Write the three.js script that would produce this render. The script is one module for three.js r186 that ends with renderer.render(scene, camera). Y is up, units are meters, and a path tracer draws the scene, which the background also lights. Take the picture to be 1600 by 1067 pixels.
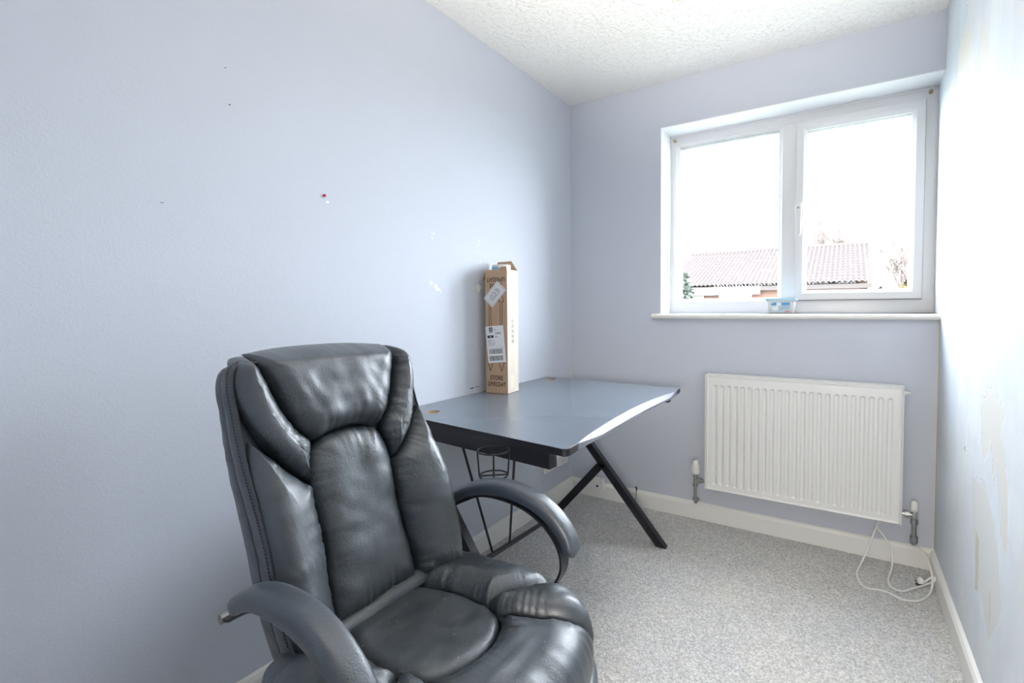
import * as THREE from 'three';
import { RoundedBoxGeometry } from 'three/addons/geometries/RoundedBoxGeometry.js';
import { mergeGeometries, mergeVertices, toCreasedNormals } from 'three/addons/utils/BufferGeometryUtils.js';
import { RectAreaLightUniformsLib } from 'three/addons/lights/RectAreaLightUniformsLib.js';

// ------------------------------------------------------------------ camera, sky, exposure
const scene = new THREE.Scene();
const FOCAL = 742.83, PX = 879.93, PY = 511.41, IW = 1600, IH = 1067;
const camera = new THREE.PerspectiveCamera(2 * Math.atan(IH / 2 / FOCAL) * 180 / Math.PI, IW / IH, 0.05, 200);
camera.position.set(1.4454, 1.1249, 2.5298);
camera.rotation.set(-0.0376, 0.5359, -0.0054, 'YXZ');
camera.setViewOffset(IW, IH, IW / 2 - PX, IH / 2 - PY, IW, IH);
camera.updateProjectionMatrix();

scene.background = new THREE.Color().setRGB(0.88, 0.96, 1.05);      // even overcast sky
scene.backgroundIntensity = 28;
const renderer = new THREE.WebGLRenderer({ antialias: true });
renderer.toneMapping = THREE.LinearToneMapping;
renderer.toneMappingExposure = 1.06;
renderer.shadowMap.enabled = true;
RectAreaLightUniformsLib.init();
const UNSEEN_LAMP = { x: 1.36, y: 0.80, z: 2.73, color: new THREE.Color().setRGB(1.0, 0.93, 0.83), heads: [    // unseen low two-headed lamp behind the viewer, placed to light ceiling and room
  { dx: -0.10, dy: 0, aim: [1.12, 2.35, 1.62], intensity: 27, angle: 0.64 }, { dx: 0.10, dy: 0.16, aim: [1.25, 0.30, 0.0], intensity: 4.6, angle: 0.7 }] };

// ------------------------------------------------------------------ helpers
const W = 1.786, H = 2.35, L = 2.86, T = 0.27;
function rng(seed) { let a = seed >>> 0; return () => { a = (a + 0x6D2B79F5) | 0; let t = Math.imul(a ^ (a >>> 15), 1 | a); t = (t + Math.imul(t ^ (t >>> 7), 61 | t)) ^ t; return ((t ^ (t >>> 14)) >>> 0) / 4294967296; }; }
const V = (x, y, z) => new THREE.Vector3(x, y, z);
const V2 = (x, y) => new THREE.Vector2(x, y);
const clamp = (x, a, b) => Math.min(b, Math.max(a, x));
const sstep = (a, b, x) => { const t = clamp((x - a) / (b - a), 0, 1); return t * t * (3 - 2 * t); };
function valueNoise(seed, n) {                                       // tileable 2D noise, period n
  const r = rng(seed), g = new Float32Array(n * n); for (let i = 0; i < n * n; i++) g[i] = r() * 2 - 1;
  return (x, y) => { const xi = Math.floor(x), yi = Math.floor(y); let fx = x - xi, fy = y - yi; fx = fx * fx * (3 - 2 * fx); fy = fy * fy * (3 - 2 * fy);
    const a = ((xi % n) + n) % n, b = (a + 1) % n, c = ((yi % n) + n) % n, d = (c + 1) % n;
    return (g[c * n + a] * (1 - fx) + g[c * n + b] * fx) * (1 - fy) + (g[d * n + a] * (1 - fx) + g[d * n + b] * fx) * fy; };
}
function dataTex(n, fn, srgb) {
  const d = new Uint8Array(n * n * 4);
  for (let j = 0; j < n; j++) for (let i = 0; i < n; i++) { const c = fn(i / n, j / n, i, j), k = (j * n + i) * 4; d[k] = clamp(c[0], 0, 255); d[k + 1] = clamp(c[1], 0, 255); d[k + 2] = clamp(c[2], 0, 255); d[k + 3] = 255; }
  const t = new THREE.DataTexture(d, n, n); t.magFilter = THREE.LinearFilter; t.minFilter = THREE.LinearFilter; t.wrapS = t.wrapT = THREE.RepeatWrapping; t.flipY = false;
  if (srgb) t.colorSpace = THREE.SRGBColorSpace; t.needsUpdate = true; return t;
}
function canvasTex(w, h, draw, srgb = true) {
  const c = document.createElement('canvas'); c.width = w; c.height = h; draw(c.getContext('2d'), w, h);
  const t = new THREE.CanvasTexture(c); if (srgb) t.colorSpace = THREE.SRGBColorSpace; t.wrapS = t.wrapT = THREE.ClampToEdgeWrapping; return t;
}
function rep(t, x, y = x) { const c = t.clone(); c.repeat.set(x, y); c.needsUpdate = true; return c; }
function std(color, rough = 0.6, o = {}) { return new THREE.MeshStandardMaterial({ color, roughness: rough, ...o }); }
const lin = (r, g, b) => new THREE.Color().setRGB(r, g, b);

const used = {};
function numbered(n) { if (!(n in used)) { used[n] = 0; return n; } used[n]++; return n + '_' + String(used[n]).padStart(3, '0'); }
function shade(o) { o.castShadow = true; o.receiveShadow = true; return o; }
function mesh(name, geo, mat, parent) {                              // a part under its parent, or a thing of one mesh
  const g = Array.isArray(geo) ? join(geo) : geo;
  const m = shade(new THREE.Mesh(g, mat)); m.name = parent && parent !== scene ? name : numbered(name);
  if (parent && parent !== scene) { const k = parent.children.filter((c) => c.name.replace(/_\d{3}$/, '') === name).length; if (k) m.name = name + '_' + String(k).padStart(3, '0'); }
  (parent || scene).add(m); return m;
}
function join(list) {
  const gs = list.map((g) => { g = g.index ? g.toNonIndexed() : g; for (const k of Object.keys(g.attributes)) if (!['position', 'normal', 'uv'].includes(k)) g.deleteAttribute(k); return g; });
  return mergeGeometries(gs, false);
}
function thing(name, label, category, [x, y, z] = [0, 0, 0], turn = 0, group) {
  const o = new THREE.Group(); o.name = numbered(name); o.position.set(x, y, z); o.rotation.y = turn; scene.add(o);
  o.userData = { label, category }; if (group) o.userData.group = group; return o;
}
function tag(o, label, category, group) { o.userData = { ...o.userData, label, category }; if (group) o.userData.group = group; return o; }
function struct(o, label, category) { o.userData = { ...o.userData, kind: 'structure' }; if (label) o.userData.label = label; if (category) o.userData.category = category; return o; }
function worldUV(g) {                                                // uv in metres by the dominant axis of the normal
  g = g.index ? g.toNonIndexed() : g; const p = g.attributes.position, n = g.attributes.normal, uv = new Float32Array(p.count * 2);
  for (let i = 0; i < p.count; i++) { const ax = Math.abs(n.getX(i)), ay = Math.abs(n.getY(i)), az = Math.abs(n.getZ(i)), x = p.getX(i), y = p.getY(i), z = p.getZ(i);
    if (ay >= ax && ay >= az) { uv[2 * i] = x; uv[2 * i + 1] = z; } else if (ax >= az) { uv[2 * i] = z; uv[2 * i + 1] = y; } else { uv[2 * i] = x; uv[2 * i + 1] = y; } }
  g.setAttribute('uv', new THREE.BufferAttribute(uv, 2)); return g;
}
const box = (x0, x1, y0, y1, z0, z1) => new THREE.BoxGeometry(x1 - x0, y1 - y0, z1 - z0).translate((x0 + x1) / 2, (y0 + y1) / 2, (z0 + z1) / 2);
const rbox = (x0, x1, y0, y1, z0, z1, r = 0.003, s = 2) => new RoundedBoxGeometry(x1 - x0, y1 - y0, z1 - z0, s, Math.min(r, (x1 - x0) / 2.01, (y1 - y0) / 2.01, (z1 - z0) / 2.01)).translate((x0 + x1) / 2, (y0 + y1) / 2, (z0 + z1) / 2);
function rod(a, b, r, n = 10) { const d = b.clone().sub(a), g = new THREE.CylinderGeometry(r, r, d.length(), n); g.applyQuaternion(new THREE.Quaternion().setFromUnitVectors(V(0, 1, 0), d.clone().normalize())); return g.translate(...a.clone().add(b).multiplyScalar(0.5).toArray()); }
function bar(a, b, w, t, r = 0.003) {                                // rounded rectangular bar in a plane of constant z: w in the plane, t along z
  const d = b.clone().sub(a), g = new RoundedBoxGeometry(w, d.length(), t, 2, r); g.rotateZ(Math.atan2(d.y, d.x) - Math.PI / 2); const q = V(d.x, d.y, 0).normalize();
  if (Math.abs(d.z) > 1e-6) { const g2 = new RoundedBoxGeometry(w, d.length(), t, 2, r).applyQuaternion(new THREE.Quaternion().setFromUnitVectors(V(0, 1, 0), d.clone().normalize())); return g2.translate(...a.clone().add(b).multiplyScalar(0.5).toArray()); }
  return g.translate(...a.clone().add(b).multiplyScalar(0.5).toArray());
}
const tube = (pts, r, seg = 60, n = 8, closed = false) => new THREE.TubeGeometry(new THREE.CatmullRomCurve3(pts, closed, 'centripetal'), seg, r, n, closed);
function lathe(prof, n = 32) { return new THREE.LatheGeometry(prof.map((p) => V2(p[0], p[1])), n); }
function gridGeo(nu, nv, fn) {                                       // fn(u, v) -> [Vector3, uvx, uvy]
  const pos = [], uv = [], idx = [];
  for (let j = 0; j <= nv; j++) for (let i = 0; i <= nu; i++) { const [p, a, b] = fn(i / nu, j / nv); pos.push(p.x, p.y, p.z); uv.push(a, b); }
  for (let j = 0; j < nv; j++) for (let i = 0; i < nu; i++) { const a = j * (nu + 1) + i, b = a + 1, c = a + nu + 1, d = c + 1; idx.push(a, b, d, a, d, c); }
  const g = new THREE.BufferGeometry(); g.setAttribute('position', new THREE.Float32BufferAttribute(pos, 3)); g.setAttribute('uv', new THREE.Float32BufferAttribute(uv, 2)); g.setIndex(idx); g.computeVertexNormals(); return g;
}
function loft(rings, capA = true, capB = true) {                     // closed rings of equal length
  const n = rings[0].length, pos = [], uv = [], idx = [];
  rings.forEach((r, j) => { for (let i = 0; i <= n; i++) { const p = r[i % n]; pos.push(p.x, p.y, p.z); uv.push(p.x + p.z, p.y); } });
  for (let j = 0; j + 1 < rings.length; j++) for (let i = 0; i < n; i++) { const a = j * (n + 1) + i, b = a + 1, c = a + n + 1, d = c + 1; idx.push(a, b, d, a, d, c); }
  for (const [on, r, base, flip] of [[capA, rings[0], 0, true], [capB, rings[rings.length - 1], (rings.length - 1) * (n + 1), false]]) if (on) {
    const c = r.reduce((s, p) => s.add(p), V(0, 0, 0)).multiplyScalar(1 / n), k = pos.length / 3; pos.push(c.x, c.y, c.z); uv.push(c.x + c.z, c.y);
    for (let i = 0; i < n; i++) flip ? idx.push(k, base + i + 1, base + i) : idx.push(k, base + i, base + i + 1);
  }
  const g = new THREE.BufferGeometry(); g.setAttribute('position', new THREE.Float32BufferAttribute(pos, 3)); g.setAttribute('uv', new THREE.Float32BufferAttribute(uv, 2)); g.setIndex(idx); g.computeVertexNormals(); return g;
}

// ------------------------------------------------------------------ shared textures and materials
const nA = valueNoise(11, 64), nB = valueNoise(12, 128), nC = valueNoise(13, 256), nD = valueNoise(14, 512), nE = valueNoise(15, 32);
const plasterBump = dataTex(1024, (u, v) => { const k = 128 + 46 * nC(u * 256, v * 256) + 30 * nD(u * 512, v * 512) + 22 * nB(u * 128, v * 128); return [k, k, k]; });       // 0.75 m
const artexBump = dataTex(1024, (u, v) => { const a = nB(u * 128 + nA(u * 64, v * 64) * 1.2, v * 128 + nA(u * 64 + 7, v * 64) * 1.2), b = nC(u * 256, v * 256); const k = 110 + 130 * Math.max(0, a * 1.5 - 0.1) + 34 * b; return [k, k, k]; });
const leatherBump = dataTex(1024, (u, v) => { const a = nD(u * 512 / 1.0, v * 512), b = nC(u * 256, v * 256), c = nA(u * 64, v * 64); const k = 128 + 55 * a + 42 * b + 30 * c; return [k, k, k]; });
const carpetMap = dataTex(2048, (u, v, i, j) => {
  const m = nE(u * 32, v * 32) * 5 + nE(u * 8 + 3, v * 8) * 7, g = nD(u * 512, v * 512), h = nC(u * 256, v * 256), f = ((Math.imul(i * 7919 + 13, j * 104729 + 7) >>> 9) & 255) / 255 - 0.5;
  const k = 197 + 0.6 * m + g * 24 + h * 16 + f * 32; return [k + 1, k - 1 - 0.2 * m, k - 4 - 0.5 * m]; }, true);
const carpetBump = dataTex(2048, (u, v, i, j) => { const k = 128 + 70 * nD(u * 512, v * 512) + 45 * nC(u * 256, v * 256); return [k, k, k]; });

const M = {};
M.wall = std(lin(0.59, 0.62, 0.695), 0.82, { bumpMap: rep(plasterBump, 1 / 0.75), bumpScale: 0.0005 });
M.ceiling = std(lin(0.86, 0.86, 0.845), 0.9, { bumpMap: rep(artexBump, 1 / 1.1), bumpScale: 0.0045 });
M.carpet = std(0xffffff, 0.97, { map: rep(carpetMap, 1 / 1.7), bumpMap: rep(carpetBump, 1 / 1.7), bumpScale: 0.005 });
M.gloss = std(lin(0.86, 0.855, 0.82), 0.32);                         // painted skirting and sill
M.reveal = std(lin(0.82, 0.83, 0.86), 0.7, { bumpMap: rep(plasterBump, 1 / 0.75), bumpScale: 0.0006 });
M.upvc = std(lin(0.80, 0.80, 0.81), 0.28);
M.rubber = std(lin(0.30, 0.30, 0.31), 0.7);
M.glass = new THREE.MeshPhysicalMaterial({ color: 0xffffff, transmission: 1, thickness: 0, roughness: 0.0, ior: 1.5 });
M.enamel = std(lin(0.84, 0.845, 0.83), 0.34);
M.whitePlastic = std(lin(0.83, 0.83, 0.81), 0.35);
M.chrome = std(lin(0.62, 0.62, 0.6), 0.25, { metalness: 1 });
M.pipe = std(lin(0.33, 0.34, 0.33), 0.42, { metalness: 0.7 });
M.blackSteel = std(lin(0.007, 0.008, 0.013), 0.45);
M.blackPlastic = std(lin(0.018, 0.019, 0.022), 0.45);

// ------------------------------------------------------------------ room shell
const WIN = { x0: 0.567, x1: W, y0: 1.098, y1: 2.109, z: -0.165 };
const floor = struct(mesh('floor', worldUV(box(-T, W + T, -0.12, 0, -T, L + T)), M.carpet), 'pale grey speckled fitted carpet', 'carpet');
struct(mesh('ceiling', worldUV(box(-T, W + T, H, H + 0.15, -T, L + T)), M.ceiling), 'white stippled textured ceiling', 'ceiling');
const wallLeft = struct(mesh('wall_left', worldUV(box(-T, 0, 0, H, -T, L + T)), M.wall), 'pale lavender painted wall behind the chair and desk', 'wall');
{
  const s = new THREE.Shape(); [[0, 0], [W, 0], [W, WIN.y0], [WIN.x0, WIN.y0], [WIN.x0, WIN.y1], [W, WIN.y1], [W, H], [0, H]].forEach(([x, y], i) => i ? s.lineTo(x, y) : s.moveTo(x, y));
  struct(mesh('wall_back', worldUV(new THREE.ExtrudeGeometry(s, { depth: T, bevelEnabled: false }).translate(0, 0, -T)), M.wall), 'lavender painted window wall', 'wall');
}
// right wall with peeled paint
{
  const Z0 = -0.3, MW = 1.8, MH = 2.4, r = rng(5);
  const blob = (g, k, pts, jag) => { g.beginPath(); pts.forEach(([z, y], i) => { const q = pts[(i + 1) % pts.length]; const n = 7; for (let t = 0; t < n; t++) { const f = t / n, x = (z + (q[0] - z) * f - Z0) + (r() - 0.5) * jag, yy = MH - (y + (q[1] - y) * f) + (r() - 0.5) * jag * 1.6; (i || t) ? g.lineTo(x * k, yy * k) : g.moveTo(x * k, yy * k); } }); g.closePath(); };
  const patches = [
    ['#dedcd5', [[0.27, 2.06], [0.40, 2.10], [0.50, 1.98], [0.54, 1.80], [0.60, 1.72], [0.64, 1.66], [0.55, 1.70], [0.50, 1.62], [0.42, 1.68], [0.36, 1.60], [0.30, 1.50], [0.25, 1.66]], 0.02],
    ['#d9d7d0', [[0.60, 1.94], [0.68, 1.97], [0.72, 1.84], [0.70, 1.70], [0.62, 1.66], [0.60, 1.76]], 0.016],
    ['#d8d5cb', [[0.08, 2.02], [0.16, 1.98], [0.20, 1.80], [0.14, 1.62], [0.08, 1.70]], 0.02],
    ['#d3d3d1', [[0.62, 1.52], [0.68, 1.44], [0.74, 1.54], [0.75, 1.40], [0.70, 1.28], [0.72, 1.16], [0.65, 1.24], [0.60, 1.36]], 0.024],
    ['#d8d6d1', [[0.58, 1.12], [0.64, 1.08], [0.62, 0.98], [0.56, 0.92], [0.52, 0.98], [0.55, 1.05]], 0.018],
    ['#e6e4dc', [[0.44, 0.93], [0.50, 0.90], [0.49, 0.84], [0.45, 0.86]], 0.014],
    ['#d6d5d0', [[0.74, 0.86], [0.86, 0.92], [0.98, 0.86], [0.93, 0.76], [0.90, 0.66], [0.86, 0.76], [0.80, 0.70], [0.76, 0.74]], 0.02],
    ['#d5d4cf', [[0.90, 0.78], [0.96, 0.80], [1.02, 0.68], [1.04, 0.52], [0.98, 0.56], [0.94, 0.68]], 0.02],
    ['#d2d3d2', [[0.66, 0.60], [0.80, 0.64], [0.95, 0.52], [1.00, 0.36], [0.90, 0.24], [0.78, 0.34], [0.68, 0.44]], 0.014],
    ['#c6c0b0', [[0.72, 0.46], [0.76, 0.46], [0.765, 0.30], [0.73, 0.29]], 0.008],
    ['#cfc9b8', [[0.88, 0.37], [0.90, 0.37], [0.90, 0.29], [0.885, 0.29]], 0.006],
  ];
  const col = canvasTex(1536, 2048, (g, w, h) => {
    const k = h / MH; g.fillStyle = '#d3d6da'; g.fillRect(0, 0, w, h);
    for (let i = 0; i < 500; i++) { g.globalAlpha = 0.05; g.fillStyle = r() < 0.5 ? '#ffffff' : '#c9d3e6'; g.beginPath(); g.ellipse(r() * w, r() * h, 20 + r() * 90, 40 + r() * 160, 0, 0, 7); g.fill(); }
    g.globalAlpha = 1; for (const [c, p, j] of patches) { blob(g, k, p, j); g.fillStyle = c; g.fill(); }
    g.fillStyle = '#d9cfae'; g.fillRect((0.0 - Z0) * k, 0.55 * h, 0.028 * k, h);         // bare strip along the corner
    for (const [z, y, s] of [[0.545, 0.667, 5], [0.555, 0.66, 3], [0.59, 0.655, 2], [0.40, 2.15, 3], [0.50, 0.94, 2]]) { g.fillStyle = '#8b7f80'; g.beginPath(); g.arc((z - Z0) * k, (MH - y) * k, s, 0, 7); g.fill(); }
  });
  const bmp = canvasTex(1536, 2048, (g, w, h) => { const k = h / MH; g.fillStyle = '#c0c0c0'; g.fillRect(0, 0, w, h); for (let i = 0; i < 14000; i++) { const v = 185 + r() * 16 | 0; g.fillStyle = `rgb(${v},${v},${v})`; g.fillRect(r() * w, r() * h, 3 + r() * 4, 3 + r() * 9); }
    for (const [, p, j] of patches) { blob(g, k, p, j); g.fillStyle = '#606060'; g.fill(); } }, false);
  const g = worldUV(box(W, W + T, 0, H, -T, L + T)), uv = g.attributes.uv;
  for (let i = 0; i < uv.count; i++) uv.setXY(i, (uv.getX(i) - Z0) / MW, uv.getY(i) / MH);
  struct(mesh('wall_right', g, std(0xffffff, 0.75, { map: col, bumpMap: bmp, bumpScale: 0.0022 })), 'pale wall with patches of peeled paint beside the window', 'wall');
}
struct(mesh('wall_near', worldUV(box(0, W, 0, H, L, L + T)), M.wall), 'lavender wall behind the viewer', 'wall');

// skirting boards with a chamfered top
function skirting(name, len, place) {
  const s = new THREE.Shape(); s.moveTo(0, 0); s.lineTo(0.016, 0); s.lineTo(0.016, 0.074); s.lineTo(0.010, 0.086); s.lineTo(0.004, 0.0905); s.lineTo(0, 0.0905); s.closePath();
  const g = new THREE.ExtrudeGeometry(s, { depth: len, bevelEnabled: false }); place(g); return struct(mesh(name, g, M.gloss), 'cream painted skirting board, ' + name.split('_')[1] + ' side', 'skirting');
}
skirting('baseboard_left', L - 0.016, (g) => g.translate(0, 0, 0.016));
skirting('baseboard_back', W, (g) => g.rotateY(-Math.PI / 2).translate(W, 0, 0));
skirting('baseboard_right', L - 0.016, (g) => g.scale(-1, 1, 1).translate(W, 0, 0.016) && g.index);
{ const g = scene.getObjectByName('baseboard_right').geometry, p = g.attributes.position; for (let i = 0; i < p.count; i += 3) for (const k of ['position', 'normal', 'uv']) { const a = g.attributes[k], n = a.itemSize; for (let c = 0; c < n; c++) { const t = a.array[(i + 1) * n + c]; a.array[(i + 1) * n + c] = a.array[(i + 2) * n + c]; a.array[(i + 2) * n + c] = t; } } g.computeVertexNormals(); }

// ------------------------------------------------------------------ window
{
  const { x0, x1, y0, y1, z } = WIN, e = 0.004;
  struct(mesh('trim_1', worldUV(join([box(x0, x0 + e, y0, y1, z, -0.0005), box(x0, x1, y1 - e, y1, z, -0.0005)])), M.reveal), 'white window reveal lining', 'window reveal');
  const s = new THREE.Shape(); const d0 = -0.175, d1 = 0.032, r = 0.012;
  s.moveTo(d0, 0); s.lineTo(d0, 0.026); s.lineTo(d1 - r, 0.026); s.absarc(d1 - 0.013, 0.013, 0.013, Math.PI / 2, -Math.PI / 2, true); s.lineTo(d0, 0);
  const sill = new THREE.ExtrudeGeometry(s, { depth: W - 0.525, bevelEnabled: false, curveSegments: 10 }).rotateY(-Math.PI / 2).translate(W, y0 - 0.026, 0);
  // the extruded shape's x runs into -z after the turn, so mirror it to face the room
  const p = sill.attributes.position; for (let i = 0; i < p.count; i++) if (p.getX(i) < x0 && p.getZ(i) < -0.001) p.setZ(i, -0.0005);
  struct(mesh('trim_2', sill, M.gloss), 'white painted window sill board', 'window sill');
  const win = struct(new THREE.Group()); win.name = 'window_1'; win.userData.label = 'white plastic two-light window with an opening right sash'; win.userData.category = 'window'; scene.add(win);
  const zf = z, zb = z - 0.07;
  const xl = x0 + e, yt = y1 - e, fw = 0.034;
  const frameGeo = (a, b, c, d2, l, rr, bt2, tp2, z0, z1, bev = 0.003) => { const sh = new THREE.Shape(); sh.moveTo(a + bev, c + bev); sh.lineTo(b - bev, c + bev); sh.lineTo(b - bev, d2 - bev); sh.lineTo(a + bev, d2 - bev); sh.closePath(); const ho = new THREE.Path(); ho.moveTo(a + l - bev, c + bt2 - bev); ho.lineTo(a + l - bev, d2 - tp2 + bev); ho.lineTo(b - rr + bev, d2 - tp2 + bev); ho.lineTo(b - rr + bev, c + bt2 - bev); ho.closePath(); sh.holes.push(ho); return new THREE.ExtrudeGeometry(sh, { depth: z1 - z0 - 2 * bev, bevelEnabled: true, bevelSize: bev, bevelThickness: bev, bevelSegments: 2 }).translate(0, 0, z0 + bev); };
  mesh('frame', frameGeo(xl, x1, y0, yt, fw, 0.05, 0.0672, 0.053, zb, zf), M.upvc, win);
  mesh('cover_strip', [rbox(xl, xl + 0.008, y0, yt, zf, zf + 0.005, 0.001), rbox(x1 - 0.008, x1, y0, yt, zf, zf + 0.005, 0.001), rbox(xl, x1, yt - 0.008, yt, zf, zf + 0.005, 0.001)], M.upvc, win);
  mesh('mullion', rbox(1.155, 1.232, y0 + 0.06, yt - 0.045, zb + 0.002, zf + 0.0015), M.upvc, win);
  const bead = (ax0, ax1, ay0, ay1, w, zt, dz) => {                 // sloped glazing bead round an opening
    const mk = (a, b, c, d) => { const g = new THREE.BufferGeometry(); const v = [a, b, c, a, c, d].flatMap((q) => q); g.setAttribute('position', new THREE.Float32BufferAttribute(v, 3)); g.setAttribute('uv', new THREE.Float32BufferAttribute(new Array(12).fill(0), 2)); g.computeVertexNormals(); return g; };
    const o = [[ax0, ay0], [ax1, ay0], [ax1, ay1], [ax0, ay1]], n = [[ax0 + w, ay0 + w], [ax1 - w, ay0 + w], [ax1 - w, ay1 - w], [ax0 + w, ay1 - w]], out = [];
    for (let i = 0; i < 4; i++) { const j = (i + 1) % 4; out.push(mk([...o[i], zt], [...o[j], zt], [...n[j], zt - dz], [...n[i], zt - dz]), mk([...n[i], zt - dz], [...n[j], zt - dz], [...n[j], zt - 0.05], [...n[i], zt - 0.05])); }
    return join(out);
  };
  mesh('glazing_bead', bead(xl + fw - 0.002, 1.158, y0 + 0.062, yt - 0.045, 0.019, zf - 0.001, 0.012), M.upvc, win);
  mesh('glass_pane', box(xl + fw, 1.16, y0 + 0.055, yt - 0.03, zf - 0.034, zf - 0.030), M.glass, win);
  mesh('gasket', bead(xl + fw + 0.0165, 1.1395, y0 + 0.0805, yt - 0.0635, 0.003, zf - 0.0125, 0.012), M.rubber, win);
  const sash = shade(new THREE.Group()); sash.name = 'sash'; win.add(sash);
  const a0 = 1.221, a1 = 1.742, b0 = 1.165, b1 = 2.058, sw = 0.036, zs = zf + 0.016;
  mesh('sash_frame', frameGeo(a0, a1, b0, b1, sw, sw, sw, sw, zb + 0.004, zs, 0.004), M.upvc, sash);
  mesh('glazing_bead', bead(a0 + sw - 0.002, a1 - sw + 0.002, b0 + sw - 0.002, b1 - sw + 0.002, 0.015, zs - 0.001, 0.013), M.upvc, sash);
  mesh('glass_pane', box(a0 + sw - 0.004, a1 - sw + 0.004, b0 + sw - 0.004, b1 - sw + 0.004, zs - 0.036, zs - 0.032), M.glass, sash);
  mesh('gasket', bead(a0 + sw + 0.011, a1 - sw - 0.011, b0 + sw + 0.011, b1 - sw - 0.011, 0.003, zs - 0.0135, 0.012), M.rubber, sash);
  mesh('gasket', [box(a1 + 0.0005, a1 + 0.002, b0, b1, zf, zf + 0.002), box(a0, a1, b1, b1 + 0.002, zf, zf + 0.002), box(a0, a1, b0 - 0.002, b0, zf, zf + 0.002)], std(lin(0.2, 0.2, 0.2), 0.7), win);
  // handle on the sash stile
  const hx = 1.236, hy = 1.62;
  const hs = new THREE.Shape(); hs.moveTo(-0.012, 0.014); hs.quadraticCurveTo(0, 0.024, 0.012, 0.014); hs.lineTo(0.010, -0.05); hs.lineTo(0.0085, -0.125); hs.quadraticCurveTo(0, -0.138, -0.0085, -0.125); hs.lineTo(-0.010, -0.05); hs.closePath();
  mesh('handle', [new THREE.ExtrudeGeometry(hs, { depth: 0.008, bevelEnabled: true, bevelSize: 0.003, bevelThickness: 0.004, bevelSegments: 2, curveSegments: 8 }).translate(hx, hy, zs + 0.018), rbox(hx - 0.014, hx + 0.014, hy - 0.03, hy + 0.034, zs - 0.001, zs + 0.012, 0.005), new THREE.CylinderGeometry(0.009, 0.009, 0.02, 16).rotateX(Math.PI / 2).translate(hx, hy, zs + 0.012)], M.upvc, sash);
  mesh('handle_lock', new THREE.CylinderGeometry(0.0045, 0.0045, 0.003, 14).rotateX(Math.PI / 2).translate(hx, hy + 0.004, zs + 0.031), std(lin(0.25, 0.25, 0.25), 0.4, { metalness: 0.6 }), sash);
  const rust = std(lin(0.42, 0.3, 0.17), 0.6, { metalness: 0.3 });
  for (const [hx2, hy2] of [[1.758, 2.083], [0.596, 2.078]]) mesh('curtain_wire_hook', [lathe([[0, 0], [0.0075, 0], [0.008, 0.003], [0.005, 0.006], [0.0022, 0.008], [0.0022, 0.016], [0, 0.016]], 16).rotateX(Math.PI / 2).translate(hx2, hy2, zf), new THREE.TorusGeometry(0.006, 0.0018, 8, 16).rotateY(0.6).translate(hx2, hy2, zf + 0.021)], rust, win);
}

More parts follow.
